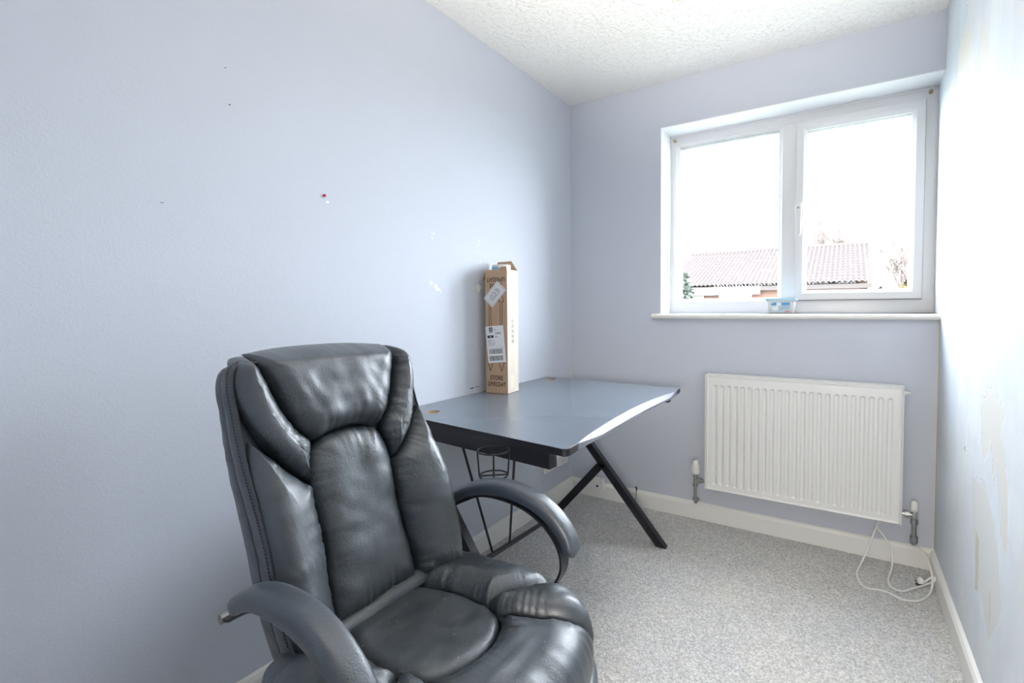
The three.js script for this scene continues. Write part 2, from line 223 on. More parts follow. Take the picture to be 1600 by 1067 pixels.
// ------------------------------------------------------------------ radiator
{
  const rx0 = 0.836, rx1 = 1.663, ry0 = 0.199, ry1 = 0.791, zF = 0.09, zB = 0.034;
  const rad = thing('radiator', 'white ribbed panel radiator under the window', 'radiator', [rx0, ry0, 0]);
  const w = rx1 - rx0, h = ry1 - ry0, N = 24, nu = N * 14, nv = 64;
  const flute = (x, y) => {                                          // pressed channels with rounded ends
    const pitch = (w - 0.03) / N, u = (x - 0.015) / pitch; if (u < 0.5 || u > N - 0.5) return 0;
    const c = Math.abs(u - Math.round(u)) * pitch; const ey = Math.max(0, (0.035 + 0.0 - y), y - (h - 0.055)); const d = Math.hypot(c, Math.max(0, Math.max(0.043 - y, y - (h - 0.062))));
    return -0.0075 * (1 - sstep(0.0052, 0.0108, d));
  };
  const rowsY = []; for (let j = 0; j <= nv; j++) { const t = j / nv; rowsY.push(t < 0.4 ? 0.08 * h * (t / 0.4) + 0.02 * h * (t / 0.4) : t > 0.6 ? h - 0.12 * h * (1 - (t - 0.6) / 0.4) : 0.1 * h + (0.78 * h) * (t - 0.4) / 0.2); }
  mesh('front_panel', gridGeo(nu, nv, (u, v) => { const x = 0.004 + u * (w - 0.008), y = rowsY[Math.round(v * nv)]; const edge = Math.min(x - 0.004, w - 0.004 - x, y, h - y); const yy = clamp(y, 0.003, h - 0.003); return [V(x, yy, zF + flute(x, y) - 0.004 * (1 - sstep(0, 0.006, edge)) - 0.003 * sstep(0.006, 0.012, edge) + 0.003), x, y]; }), M.enamel, rad);
  mesh('convector_body', rbox(0.006, w - 0.006, 0.003, h - 0.012, zB + 0.006, zF - 0.012, 0.003), M.enamel, rad);
  for (const s of [0, 1]) mesh('side_panel', rbox(s ? w - 0.0035 : -0.001, s ? w + 0.001 : 0.0035, 0, h + 0.003, zB, zF + 0.001, 0.0015), M.enamel, rad);
  const gr = []; gr.push(rbox(0, w, h - 0.002, h + 0.002, zF - 0.006, zF + 0.0005, 0.001), rbox(0, w, h - 0.002, h + 0.002, zB, zB + 0.008, 0.001), rbox(0, w, h - 0.002, h + 0.002, (zF + zB) / 2 - 0.004, (zF + zB) / 2 + 0.004, 0.001));
  for (let i = 0; i <= 76; i++) { const x = 0.012 + i * (w - 0.024) / 76; gr.push(box(x - 0.0028, x + 0.0028, h - 0.002, h + 0.0015, zB, zF)); }
  const tg = mesh('top_grille', gr, M.enamel, rad);
  for (const x of [0.09, w - 0.13]) mesh('wall_bracket', box(x, x + 0.04, 0.06, h - 0.06, 0, zB + 0.006), M.enamel, rad);
  // thermostatic valve on the left
  const lv = new THREE.Group(); lv.name = 'thermostatic_valve'; rad.add(lv); const vx = -0.054, vz = 0.064;
  mesh('valve_head', lathe([[0, 0.086], [0.012, 0.0855], [0.0165, 0.081], [0.0175, 0.06], [0.0195, 0.03], [0.0195, 0.018], [0.015, 0.012], [0, 0.012]], 28).translate(vx, 0.05, vz), M.whitePlastic, lv);
  const ribs = []; for (let i = 0; i < 18; i++) { const a = i / 18 * Math.PI * 2; ribs.push(rbox(-0.001, 0.001, 0.072, 0.112, -0.0012, 0.0012, 0.0005).rotateY(-a).translate(vx + 0.0192 * Math.cos(a), 0, vz + 0.0192 * Math.sin(a))); }
  mesh('grip_rib', ribs, M.whitePlastic, lv);
  mesh('valve_body', [new THREE.CylinderGeometry(0.0125, 0.0125, 0.02, 8).translate(vx, 0.054, vz), new THREE.CylinderGeometry(0.0095, 0.0095, 0.05, 16).translate(vx, 0.025, vz), new THREE.CylinderGeometry(0.014, 0.014, 0.014, 6).translate(vx, 0.004, vz), rod(V(vx, 0.03, vz), V(0, 0.03, vz), 0.008), new THREE.CylinderGeometry(0.0135, 0.0135, 0.014, 6).rotateZ(Math.PI / 2).translate(vx + 0.026, 0.03, vz)], M.pipe, lv);
  mesh('pipe', [rod(V(vx, 0.0, vz), V(vx, -0.075, vz), 0.0078), new THREE.CylinderGeometry(0.0125, 0.0125, 0.016, 6).translate(vx, -0.068, vz), tube([V(vx, -0.074, vz), V(vx, -0.09, vz - 0.006), V(vx - 0.001, -0.094, vz - 0.03), V(vx, -0.094, 0.001)], 0.0078, 20, 10)], M.pipe, lv);
  // lockshield valve on the right
  const rv = new THREE.Group(); rv.name = 'lockshield_valve'; rad.add(rv); const wx = w + 0.046;
  mesh('valve_cap', lathe([[0, 0.078], [0.008, 0.077], [0.0125, 0.068], [0.0135, 0.05], [0.0135, 0.032], [0, 0.032]], 24).translate(wx, 0.03, vz), M.whitePlastic, rv);
  mesh('valve_body', [new THREE.CylinderGeometry(0.011, 0.011, 0.03, 8).translate(wx, 0.05, vz), rod(V(wx, 0.045, vz), V(w, 0.045, vz), 0.0085), new THREE.CylinderGeometry(0.0155, 0.0155, 0.016, 6).rotateZ(Math.PI / 2).translate(wx - 0.026, 0.045, vz)], M.chrome, rv);
  mesh('pipe', [rod(V(wx, 0.04, vz), V(wx, -0.062, vz), 0.0095), new THREE.CylinderGeometry(0.0145, 0.0145, 0.02, 6).translate(wx, 0.018, vz), new THREE.CylinderGeometry(0.0155, 0.0155, 0.026, 6).translate(wx, -0.058, vz), tube([V(wx, -0.066, vz), V(wx, -0.078, vz - 0.004), V(wx, -0.085, vz - 0.026), V(wx, -0.086, 0.001)], 0.008, 20, 10)], M.pipe, rv);
  mesh('vent_plug', [new THREE.CylinderGeometry(0.009, 0.009, 0.014, 8).rotateZ(Math.PI / 2).translate(w + 0.008, h - 0.028, vz), new THREE.CylinderGeometry(0.005, 0.005, 0.01, 4).rotateZ(Math.PI / 2).translate(w + 0.019, h - 0.028, vz)], M.whitePlastic, rad);
}

// ------------------------------------------------------------------ desk
const DY = 0.747;
{
  const desk = thing('gaming_desk', 'black desk with hollowed front edge and slanted steel legs against the left wall', 'desk', [0, 0, 0]);
  const th = 0.019;
  // plan outline: [x, z]
  const front = [[0.771, 0.305], [0.776, 0.36], [0.780, 0.43], [0.768, 0.52], [0.756, 0.69], [0.754, 0.87], [0.766, 1.08], [0.777, 1.20], [0.789, 1.30], [0.800, 1.37], [0.803, 1.415]];
  const bevelW = [0, 0.0, 0.004, 0.022, 0.030, 0.033, 0.028, 0.022, 0.010, 0, 0];
  const fc = new THREE.CatmullRomCurve3(front.map(([x, z]) => V(x, 0, z)), false, 'centripetal');
  const carbon = dataTex(256, (u, v, i, j) => { const k = (((i >> 3) + (j >> 3)) & 1) ? ((i % 8) < 4 ? 150 : 118) : ((j % 8) < 4 ? 96 : 124); return [k, k, k]; });
  const topMat = new THREE.MeshPhysicalMaterial({ color: lin(0.15, 0.18, 0.22), roughness: 0.27, clearcoat: 0.5, clearcoatRoughness: 0.22, bumpMap: rep(carbon, 1 / 0.11), bumpScale: 0.0004 });
  const s = new THREE.Shape(); const F = fc.getPoints(60);
  s.moveTo(0.004, 0.286); F.forEach((p) => s.lineTo(p.x, p.z)); s.quadraticCurveTo(0.803, 1.436, 0.782, 1.433); s.lineTo(0.004, 1.352); s.closePath();
  for (const [gx, gz] of [[0.075, 0.36], [0.13, 1.268]]) { const hole = new THREE.Path(); hole.absarc(gx, gz, 0.026, 0, Math.PI * 2, true); s.holes.push(hole); }
  const top = new THREE.ExtrudeGeometry(s, { depth: th, bevelEnabled: true, bevelSize: 0.0012, bevelThickness: 0.0012, bevelSegments: 1, curveSegments: 24 }).rotateX(Math.PI / 2).translate(0, DY - 0.0012, 0);
  mesh('desktop', worldUV(top), [topMat, M.blackSteel], desk);
  // bevelled strip along the hollow front edge; window reflection put into its pale colour
  const bv = gridGeo(90, 3, (u, v) => { const p = fc.getPoint(u); const t = u * 10, i = Math.min(9, Math.floor(t)), bw = (bevelW[i] + (bevelW[i + 1] - bevelW[i]) * (t - i)); const q = [[0.0006, 0.0008], [bw, -0.012 * Math.min(1, bw / 0.02)], [bw, -th - 0.0012], [-0.001, -th - 0.0012]][Math.round(v * 3)]; return [V(p.x + q[0], DY + q[1], p.z), p.x, p.z]; });
  mesh('bevelled_front_edge', toCreasedNormals(bv, 0.5), std(lin(0.17, 0.18, 0.22), 0.4), desk);
  const board = std(lin(0.52, 0.33, 0.19), 0.85);
  for (const [gx, gz] of [[0.075, 0.36], [0.13, 1.268]]) mesh('grommet_hole', new THREE.CylinderGeometry(0.0243, 0.0243, th + 0.0015, 32, 1, true).translate(gx, DY - th / 2 - 0.001, gz), new THREE.MeshStandardMaterial({ color: board.color, roughness: 0.85, side: THREE.DoubleSide }), desk);
  // frame
  const under = DY - th - 0.002;
  const nb = new RoundedBoxGeometry(0.665, 0.047, 0.034, 2, 0.002).rotateY(-0.102).translate(0.415, under - 0.0235, 1.376); mesh('crossbeam', nb, M.blackSteel, desk);
  mesh('crossbeam', rbox(0.07, 0.735, under - 0.043, under, 0.332, 0.366, 0.002), M.blackSteel, desk);
  for (const x of [0.06, 0.60]) mesh('rail', rbox(x, x + 0.028, under - 0.03, under, 0.36, 1.36, 0.002), M.blackSteel, desk);
  const legPts = [[V(0.712, 0.004, 0), V(0.10, 0.70, 0)], [V(0.402, 0.349, 0), V(0.095, 0.004, 0)]];
  for (const z of [0.395, 1.42]) for (const [a, b] of legPts) {
    const zx = (x) => z < 1 ? z : 1.35 + 0.12 * (x - 0.1), aa = V(a.x, a.y, zx(a.x)), bb = V(b.x, b.y, zx(b.x)), d = bb.clone().sub(aa).normalize(), nrm = V(-d.y, d.x, 0), hw = 0.0185, ht = 0.0155;
    const pts = [aa, bb].map((p, k) => { const out = []; for (const [sx, sz] of [[-1, -1], [1, -1], [1, 1], [-1, 1]]) { const q = p.clone().addScaledVector(nrm, sx * hw); const yT = p.y; if (Math.abs(d.y) > 0.1) q.addScaledVector(d, (yT - q.y) / d.y); q.z += sz * ht; out.push(q); } return out; });
    mesh('leg', toCreasedNormals(loft(pts), 0.4), M.blackSteel, desk);
  }
  for (const z of [0.395, 1.42]) for (const x of [0.712, 0.095]) { const zz = z < 1 ? z : 1.35 + 0.12 * (x - 0.1); mesh('foot_pad', rbox(x - 0.026, x + 0.026, 0, 0.006, zz - 0.015, zz + 0.015, 0.002), M.blackPlastic, desk); }
  const braceA = V(0.17, 0.06, 0.40), braceB = V(0.41, 0.285, 1.387);
  mesh('brace', rod(braceA, braceB, 0.0095, 16), M.blackSteel, desk);
  const bp = (t) => braceA.clone().lerp(braceB, t);
  mesh('rack_rod', rod(V(0.366, under - 0.03, 1.372), bp(0.83), 0.0042), M.blackSteel, desk);
  mesh('rack_rod', rod(V(0.597, under - 0.03, 1.39), bp(0.685), 0.0042), M.blackSteel, desk);
  // wire cup holder
  const ch = new THREE.Group(); ch.name = 'cup_holder'; desk.add(ch); const cx = 0.566, cz = 1.452, cr = 0.0465, cr2 = 0.0415, cy = 0.715, cb = 0.641, wr = 0.0024;
  const wire = [new THREE.TorusGeometry(cr, wr, 8, 40).rotateX(Math.PI / 2).translate(cx, cy, cz), new THREE.TorusGeometry(cr2, wr, 8, 40).rotateX(Math.PI / 2).translate(cx, cb, cz)];
  for (let i = 0; i < 4; i++) { const a = i * Math.PI / 2 + 0.88; wire.push(rod(V(cx + cr * Math.cos(a), cy, cz + cr * Math.sin(a)), V(cx + cr2 * Math.cos(a), cb, cz + cr2 * Math.sin(a)), wr)); }
  for (let i = 0; i < 2; i++) { const a = i * Math.PI / 2 + 0.88; wire.push(rod(V(cx + cr2 * Math.cos(a), cb, cz + cr2 * Math.sin(a)), V(cx - cr2 * Math.cos(a), cb, cz - cr2 * Math.sin(a)), wr)); }
  wire.push(rod(V(cx, cy, cz - cr), V(cx - 0.002, cy, cz - cr - 0.02), 0.003));
  mesh('wire_frame', wire, M.blackSteel, ch);
}

// ------------------------------------------------------------------ tall carton on the desk
{
  const bw = 0.114, bd = 0.102, bh = 0.557, yaw = 0.13;
  const c = V(0.151, DY + 0.0008, 0.838);                            // near right corner of the carton
  const b = thing('cardboard_box', 'tall narrow brown cardboard carton with open flaps standing on the desk', 'cardboard box', [c.x, c.y, c.z], yaw);
  const paper = dataTex(256, (u, v) => { const k = 0.9 + 0.05 * nA(u * 4, v * 64) + 0.05 * nB(u * 128, v * 128); return [186 * k, 154 * k, 122 * k]; }, true);
  const print = canvasTex(512, 2048, (g, w, h) => {
    g.fillStyle = '#b5977c'; g.fillRect(0, 0, w, h); const r = rng(77);
    for (let i = 0; i < 900; i++) { g.globalAlpha = 0.05; g.fillStyle = r() < 0.5 ? '#c9ad92' : '#9c7c60'; g.fillRect(r() * w, r() * h, 2 + r() * 3, 30 + r() * 120); } g.globalAlpha = 1;
    g.fillStyle = '#2b231d'; g.textAlign = 'center'; g.font = 'bold 104px sans-serif';
    g.fillText('STORE', w * 0.5, h * 0.893); g.fillText('UPRIGHT', w * 0.5, h * 0.945, w * 0.86);
    g.save(); g.translate(w * 0.5, h * 0.075); g.rotate(Math.PI); g.fillText('UPRIGHT', 0, 30, w * 0.86); g.fillText('STORE', 0, -72); g.restore();
    g.strokeStyle = '#3a2e25'; g.lineWidth = 13;
    for (const x of [0.22, 0.74]) { const cx = w * x, a = 22, hd = 62; g.beginPath(); g.moveTo(cx - a, h * 0.745); g.lineTo(cx - a, h * 0.255); g.lineTo(cx - hd, h * 0.255); g.lineTo(cx, h * 0.185); g.lineTo(cx + hd, h * 0.255); g.lineTo(cx + a, h * 0.255); g.lineTo(cx + a, h * 0.745); g.lineTo(cx + hd, h * 0.745); g.lineTo(cx, h * 0.82); g.lineTo(cx - hd, h * 0.745); g.closePath(); g.stroke(); }
  });
  const side = canvasTex(512, 2048, (g, w, h) => {
    g.fillStyle = '#d9cfc0'; g.fillRect(0, 0, w, h); const r = rng(78);  // paler than the printed face: window light on this side painted in
    for (let i = 0; i < 700; i++) { g.globalAlpha = 0.06; g.fillStyle = r() < 0.6 ? '#e8e0d2' : '#c4b49c'; g.fillRect(r() * w, r() * h, 2 + r() * 3, 40 + r() * 160); }
    g.globalAlpha = 1; g.fillStyle = '#e0d6c6'; g.fillRect(w * 0.68, 0, w * 0.16, h);
    g.fillStyle = '#e6dcc8'; g.globalAlpha = 0.7; g.fillRect(w * 0.2, h * 0.0, w * 0.5, h * 0.12); g.fillRect(w * 0.24, h * 0.86, w * 0.36, h * 0.1); g.globalAlpha = 1;
    g.fillStyle = '#4b4138'; g.globalAlpha = 0.75; for (let i = 0; i < 40; i++) if (i % 8 < 6) g.fillRect(w * 0.36, h * (0.40 + i * 0.0052), w * (0.2 + 0.06 * r()), 5); g.globalAlpha = 1;
    g.fillRect(w * 0.0, h * 0.153, w * 0.2, 6);
  });
  const plain = std(0xffffff, 0.85, { map: paper });
  const quad = (a, bq, cq, d) => { const g = new THREE.BufferGeometry(); g.setAttribute('position', new THREE.Float32BufferAttribute([...a, ...bq, ...cq, ...a, ...cq, ...d], 3)); g.setAttribute('uv', new THREE.Float32BufferAttribute([0, 0, 1, 0, 1, 1, 0, 0, 1, 1, 0, 1], 2)); g.computeVertexNormals(); return g; };
  const t = 0.0035;
  // local axes: x to the right along the printed face (0 = near right corner, -bw = left), z away from the viewer is negative
  const wallF = rbox(-bw, 0, 0, bh, -t, 0, 0.001), wallR = rbox(-t, 0, 0, bh, -bd, 0, 0.001), wallB = rbox(-bw, 0, 0, bh - 0.002, -bd, -bd + t, 0.001), wallL = rbox(-bw, -bw + t, 0, bh, -bd, 0, 0.001);
  mesh('carton', worldUV(join([wallF, wallR, wallB, wallL, box(-bw + 0.001, -0.001, 0.001, 0.006, -bd + 0.001, -0.001)])), plain, b);
  mesh('printed_face', quad([-bw + 0.001, 0.001, 0.0004], [-0.001, 0.001, 0.0004], [-0.001, bh - 0.001, 0.0004], [-bw + 0.001, bh - 0.001, 0.0004]), std(0xffffff, 0.85, { map: print }), b);
  mesh('lit_taped_face', quad([0.0004, 0.001, -0.001], [0.0004, 0.001, -bd + 0.001], [0.0004, bh - 0.001, -bd + 0.001], [0.0004, bh - 0.001, -0.001]), std(0xffffff, 0.55, { map: side }), b);
  const flap = (pts, label) => { const p = pts.map((q) => V(...q)), n = p[1].clone().sub(p[0]).cross(p[2].clone().sub(p[0])).normalize().multiplyScalar(0.0015); mesh('flap', toCreasedNormals(loft([p.map((q) => q.clone().sub(n)), p.map((q) => q.clone().add(n))]), 0.3), plain, b); };
  flap([[-bw, bh - 0.001, -bd + 0.001], [0, bh - 0.001, -bd + 0.001], [-0.036, bh + 0.046, -bd - 0.006], [-bw + 0.006, bh + 0.044, -bd - 0.004]]);    // back flap standing up
  flap([[-bw, bh - 0.001, -bd + 0.004], [-bw, bh - 0.001, -0.004], [-bw - 0.017, bh - 0.044, -0.012], [-bw - 0.019, bh - 0.042, -bd + 0.012]]);         // left flap hanging outside
  flap([[-0.05, bh - 0.001, -0.001], [-0.002, bh - 0.001, -0.001], [-0.004, bh + 0.012, -0.004], [-0.03, bh + 0.012, -0.004]]);                             // torn stub of the front flap
  // shipping label with bar codes, number ticket
  const label = canvasTex(384, 640, (g, w, h) => {
    g.fillStyle = '#e9e9ea'; g.fillRect(0, 0, w, h); const r = rng(9);
    g.fillStyle = '#4a5058'; g.fillRect(70, 20, 86, 26); g.fillRect(70, 54, 86, 26); g.fillRect(80, 88, 66, 22); g.fillStyle = '#9aa0a6'; g.fillRect(170, 62, 70, 8);
    g.fillStyle = '#23252b'; g.font = 'bold 44px sans-serif'; g.fillText('YODEL', 200, 146, 130); g.fillStyle = '#20232a'; g.fillRect(30, 160, 132, 44); g.fillStyle = '#e9e9ea'; g.font = 'bold 30px sans-serif'; g.fillText('BS', 78, 193); g.fillStyle = '#33363c'; g.font = 'bold 26px sans-serif'; g.fillText('18LC', 190, 198);
    g.fillStyle = '#8d9096'; for (let i = 0; i < 6; i++) g.fillRect(30, 232 + i * 20, 60 + r() * 120, 6); g.fillRect(20, 380, w - 40, 3);
    g.fillStyle = '#22242c'; for (const [y, hh] of [[400, 84], [520, 84]]) { let x = 40; while (x < w - 60) { const k = 3 + r() * 7; g.fillRect(x, y, k, hh); x += k + 3 + r() * 6; } }
  });
  const lab = (nm, w, h, tx, x, y, rot, z) => { const g = new THREE.PlaneGeometry(w, h).rotateZ(rot).translate(x, y, z); return mesh(nm, g, std(0xffffff, 0.5, { map: tx }), b); };
  lab('shipping_label', 0.094, 0.166, label, -0.060, 0.222, 0.09, 0.0011).userData.label = 'white shipping label with bar codes';
  const ticket = canvasTex(320, 200, (g, w, h) => { g.fillStyle = '#dcdcdd'; g.fillRect(0, 0, w, h); g.strokeStyle = '#8c8f94'; g.lineWidth = 6; g.font = '110px sans-serif'; g.textAlign = 'center'; g.strokeText('023', w / 2, h * 0.7); g.strokeStyle = '#b9bbbf'; g.strokeRect(12, 12, w - 24, h - 24); });
  lab('number_ticket', 0.106, 0.062, ticket, -0.062, 0.447, 0.83, 0.0013).userData.label = 'pale numbered sticker stuck on askew';
  // contents poking out of the top
  const p = thing('packing_tube', 'white roll with a pale blue band poking out of the open carton', 'roll', [c.x - 0.063, DY + 0.009, c.z - 0.043], yaw);
  mesh('roll', lathe([[0, 0], [0.043, 0], [0.043, bh + 0.014], [0.041, bh + 0.016], [0.031, bh + 0.016], [0.029, bh + 0.014], [0.029, bh - 0.05], [0, bh - 0.05]], 40), std(lin(0.82, 0.82, 0.8), 0.6), p);
  mesh('blue_band', gridGeo(20, 1, (u, v) => { const a = Math.PI * (0.42 + 0.5 * u); return [V(0.0434 * Math.cos(a), bh - 0.04 + v * 0.047, 0.0434 * Math.sin(a)), u, v]; }), new THREE.MeshStandardMaterial({ color: lin(0.25, 0.52, 0.66), roughness: 0.6, side: THREE.DoubleSide }), p);
}

// ------------------------------------------------------------------ office chair
const CZ = 1.84, CX0 = 0.78;
{
  const chair = thing('office_chair', 'black padded leather office armchair with looped arms in the foreground', 'office chair', [CX0, 0, CZ]);
  const O = V(-CX0, 0, 0);                                           // panel shapes are drawn with x in room metres, w across the chair
  const leather = new THREE.MeshPhysicalMaterial({ color: lin(0.018, 0.028, 0.039), roughness: 0.46, ior: 1.75, clearcoat: 0.7, clearcoatRoughness: 0.36, bumpMap: rep(leatherBump, 1 / 0.28), bumpScale: 0.0009 });
  const leatherSide = new THREE.MeshPhysicalMaterial({ color: lin(0.021, 0.033, 0.050), roughness: 0.46, ior: 1.75, clearcoat: 0.7, clearcoatRoughness: 0.36, bumpMap: rep(leatherBump, 1 / 0.28), bumpScale: 0.0009 });
  const curve2 = (pts) => { const c = new THREE.CatmullRomCurve3(pts.map(([a, b]) => V(a, b, 0)), false, 'centripetal'); c.arcLengthDivisions = 100; return (t) => { const p = c.getPointAt(clamp(t, 0, 1)); return [p.x, p.y]; }; };
  const polyDist = (pl, x, y) => { let best = 1e9, arc = 0, at = 0; for (let i = 0; i < pl.length; i++) { const a = pl[i], b = pl[(i + 1) % pl.length], dx = b[0] - a[0], dy = b[1] - a[1], l2 = dx * dx + dy * dy || 1e-12; const t = clamp(((x - a[0]) * dx + (y - a[1]) * dy) / l2, 0, 1), d = Math.hypot(x - a[0] - t * dx, y - a[1] - t * dy); if (d < best) { best = d; at = arc + t * Math.sqrt(l2); } arc += Math.sqrt(l2); } return [best, at]; };
  const wr = valueNoise(21, 256), big = valueNoise(22, 64);
  // a padded leather panel: Coons patch between four seam lines, swollen away from its seams, puckered near them
  function panel(name, seams, base, o, mat = leather) {
    const [B, Tt, Lf, R] = seams.map(curve2), n = o.n || 56, warp = (u) => 0.5 - 0.5 * Math.cos(Math.PI * (0.04 + 0.92 * u)), w0 = warp(0), w1 = warp(1), wp = (u) => u <= 0 ? 0 : u >= 1 ? 1 : (warp(u) - w0) / (w1 - w0);
    const pl = []; const K = 40; for (let i = 0; i < K; i++) pl.push(B(i / K)); for (let i = 0; i < K; i++) pl.push(R(i / K)); for (let i = 0; i < K; i++) pl.push(Tt(1 - i / K)); for (let i = 0; i < K; i++) pl.push(Lf(1 - i / K));
    const c00 = B(0), c10 = B(1), c01 = Tt(0), c11 = Tt(1);
    const g = gridGeo(n, n, (u, v) => {
      const s = wp(u), t = wp(v), b = B(s), tp = Tt(s), l = Lf(t), r = R(t);
      const q = [0, 1].map((k) => (1 - t) * b[k] + t * tp[k] + (1 - s) * l[k] + s * r[k] - ((1 - s) * (1 - t) * c00[k] + s * (1 - t) * c10[k] + (1 - s) * t * c01[k] + s * t * c11[k]));
      const [d, arc] = polyDist(pl, q[0], q[1]), k = Math.min(d / o.R, 1);
      let h = (o.H + 0.009) * Math.pow(1 - (1 - k) ** 2.2, 0.5) - 0.009;
      const inn = sstep(0, 0.006, d);
      h += inn * 1.7 * (o.pucker ?? 0.0022) * Math.exp(-d / 0.03) * (wr(arc * 120, 3.7 + d * 12) + 0.5 * wr(arc * 260, 9.1)) * (0.4 + 0.9 * Math.max(0, big(arc * 14, o.seed || 1)));
      h += inn * (o.wave ?? 0.003) * (big(q[0] * 16 + (o.seed || 0) * 3.3, q[1] * 22) + 0.6 * big(q[0] * 40, q[1] * 30 + 5));
      if (o.extra) h += inn * o.extra(q[0], q[1], d);
      return [base(q[0], q[1], h).add(O), q[0], q[1]];
    });
    return mesh(name, g, mat, chair);
  }
  const mir = (seam) => seam.map(([a, w]) => [a, -w]);
  // ---- backrest: coordinates (height y, across w)
  const lift = (y, w) => { const L0 = 0.008 + 0.036 * (1 - sstep(0.66, 0.90, y)); return L0 * sstep(0.09, 0.215, Math.abs(w)); };
  const NB = V(1, 0.3, 0).normalize();
  const back = (y, w, h) => V(0.55 - 0.3 * (y - 0.47) + lift(y, w), y, w).addScaledVector(NB, h);
  const pillowL = [[0.845, 0.095], [0.872, 0.116], [0.915, 0.137], [0.962, 0.155], [1.004, 0.167], [1.030, 0.168]];
  const pillowB = [[0.845, -0.095], [0.839, -0.073], [0.849, -0.042], [0.853, 0], [0.849, 0.042], [0.839, 0.073], [0.845, 0.095]];
  const pillowT = [[1.030, -0.168], [1.037, -0.09], [1.039, 0], [1.037, 0.09], [1.030, 0.168]];
  const overTop = (y, w, h) => back(y, w, h).add(V(-0.062 * sstep(1.000, 1.039, y) ** 1.5, 0.004 * sstep(1.01, 1.03, y), 0));
  panel('headrest_pillow', [pillowB, pillowT, mir(pillowL), pillowL], overTop, { H: 0.046, R: 0.052, n: 64, seed: 2, wave: 0.0035, extra: (y, w, d) => 0.0032 * sstep(0.01, 0.05, d) * Math.sin(w * 95 + 3 * Math.sin(y * 30)) * sstep(1.0, 0.93, y) * sstep(0.86, 0.9, y) * big(w * 30 + 9, y * 6) });
  const ctrT = [[0.815, -0.093], [0.836, -0.076], [0.8475, -0.042], [0.8515, 0], [0.8475, 0.042], [0.836, 0.076], [0.815, 0.093]];
  const ctrL = [[0.470, 0.108], [0.55, 0.105], [0.62, 0.100], [0.70, 0.100], [0.757, 0.104], [0.79, 0.101], [0.815, 0.093]];
  panel('lumbar_cushion', [[[0.470, -0.108], [0.470, 0], [0.470, 0.108]], ctrT, mir(ctrL), ctrL], back, { H: 0.030, R: 0.07, n: 72, seed: 5, wave: 0.003 });
  for (const s of [1, -1]) {
    const mm = s > 0 ? (q) => q : mir;
    const inner = mm([[0.758, 0.1055], [0.79, 0.1035], [0.815, 0.0955], [0.843, 0.0965], [0.872, 0.1175], [0.915, 0.138], [0.962, 0.156], [1.004, 0.168], [1.029, 0.1695]]);
    const outer = mm([[0.756, 0.1065], [0.786, 0.139], [0.82, 0.168], [0.88, 0.198], [0.93, 0.213], [0.98, 0.2175], [1.018, 0.206]]);
    const bot = mm([[0.758, 0.1055], [0.757, 0.106], [0.756, 0.1065]]), tp = mm([[1.029, 0.1695], [1.028, 0.19], [1.018, 0.206]]);
    panel('headrest_wing', s > 0 ? [bot, tp, inner, outer] : [bot.slice().reverse(), tp.slice().reverse(), outer, inner], (y, w, h) => back(y, w, h).add(V(-0.05 * sstep(0.995, 1.03, y) ** 1.5, 0, 0)), { H: 0.040, R: 0.036, n: 60, seed: 7 + s, pucker: 0.003 });
    const bi = mm([[0.470, 0.110], [0.55, 0.107], [0.62, 0.102], [0.70, 0.102], [0.754, 0.107]]), bo = mm([[0.465, 0.20], [0.53, 0.217], [0.59, 0.222], [0.68, 0.223], [0.76, 0.222], [0.82, 0.220], [0.868, 0.212]]).map(([y, w]) => [y, s > 0 ? w : w - 0.013 * sstep(0.86, 0.66, y)]);
    const bb = mm([[0.470, 0.110], [0.467, 0.155], [0.465, s > 0 ? 0.20 : 0.213]]), bt = mm([[0.754, 0.107], [0.784, 0.1405], [0.818, 0.1695], [0.868, 0.212]]);
    panel('side_bolster', s > 0 ? [bb, bt, bi, bo] : [bb.slice().reverse(), bt.slice().reverse(), bo, bi], back, { H: 0.040, R: 0.062, n: 64, seed: 12 + s, pucker: 0.0034 });
  }
  // outline of the front seams, then the side gusset and the back cover
  const half = [[0.40, 0.13], [0.40, 0.185], [0.43, 0.203], [0.465, 0.208], [0.53, 0.2175], [0.59, 0.2225], [0.68, 0.2235], [0.76, 0.2225], [0.82, 0.2215], [0.868, 0.2200], [0.93, 0.2190], [0.98, 0.2185], [1.012, 0.2065], [1.016, 0.17], [1.018, 0.09]];
  const out = [...half, [1.019, 0], ...mir(half).map(([y, w]) => [y, w - 0.013 * sstep(0.86, 0.66, y)]).reverse(), [0.40, 0]];
  const oc = new THREE.CatmullRomCurve3(out.map(([a, b]) => V(a, b, 0)), true, 'centripetal'), OP = oc.getSpacedPoints(220).slice(0, 220).map((p) => [p.x, p.y]);
  const ring = (grow, depth, ripple = 0) => OP.map(([y, w], i) => { const a = OP[(i + 219) % 220], b = OP[(i + 1) % 220], tx = b[0] - a[0], ty = b[1] - a[1], l = Math.hypot(tx, ty), nx = ty / l, ny = -tx / l, sgn = (nx * (y - 0.72) + ny * w * 1.2) > 0 ? 1 : -1; const k = grow * (grow > 0 ? 0.25 + 0.75 * sstep(0.62, 0.98, y) : 1) + ripple * wr(i * 0.6, depth * 90); const p = back(y + nx * sgn * k, w + ny * sgn * k, 0); const dd = depth * (0.72 + 0.28 * (1 - sstep(0.7, 1.02, y))); return p.addScaledVector(NB, -dd).add(O); });
  mesh('side_gusset', loft([ring(-0.006, 0.014), ring(-0.001, 0.005), ring(0.008, 0.014, 0.001), ring(0.011, 0.030, 0.0014), ring(0.008, 0.044, 0.001), ring(0.002, 0.048), ring(0.008, 0.054, 0.001), ring(0.010, 0.068, 0.0014), ring(0.006, 0.082, 0.001), ring(0.0, 0.088)], false, false), leatherSide, chair);
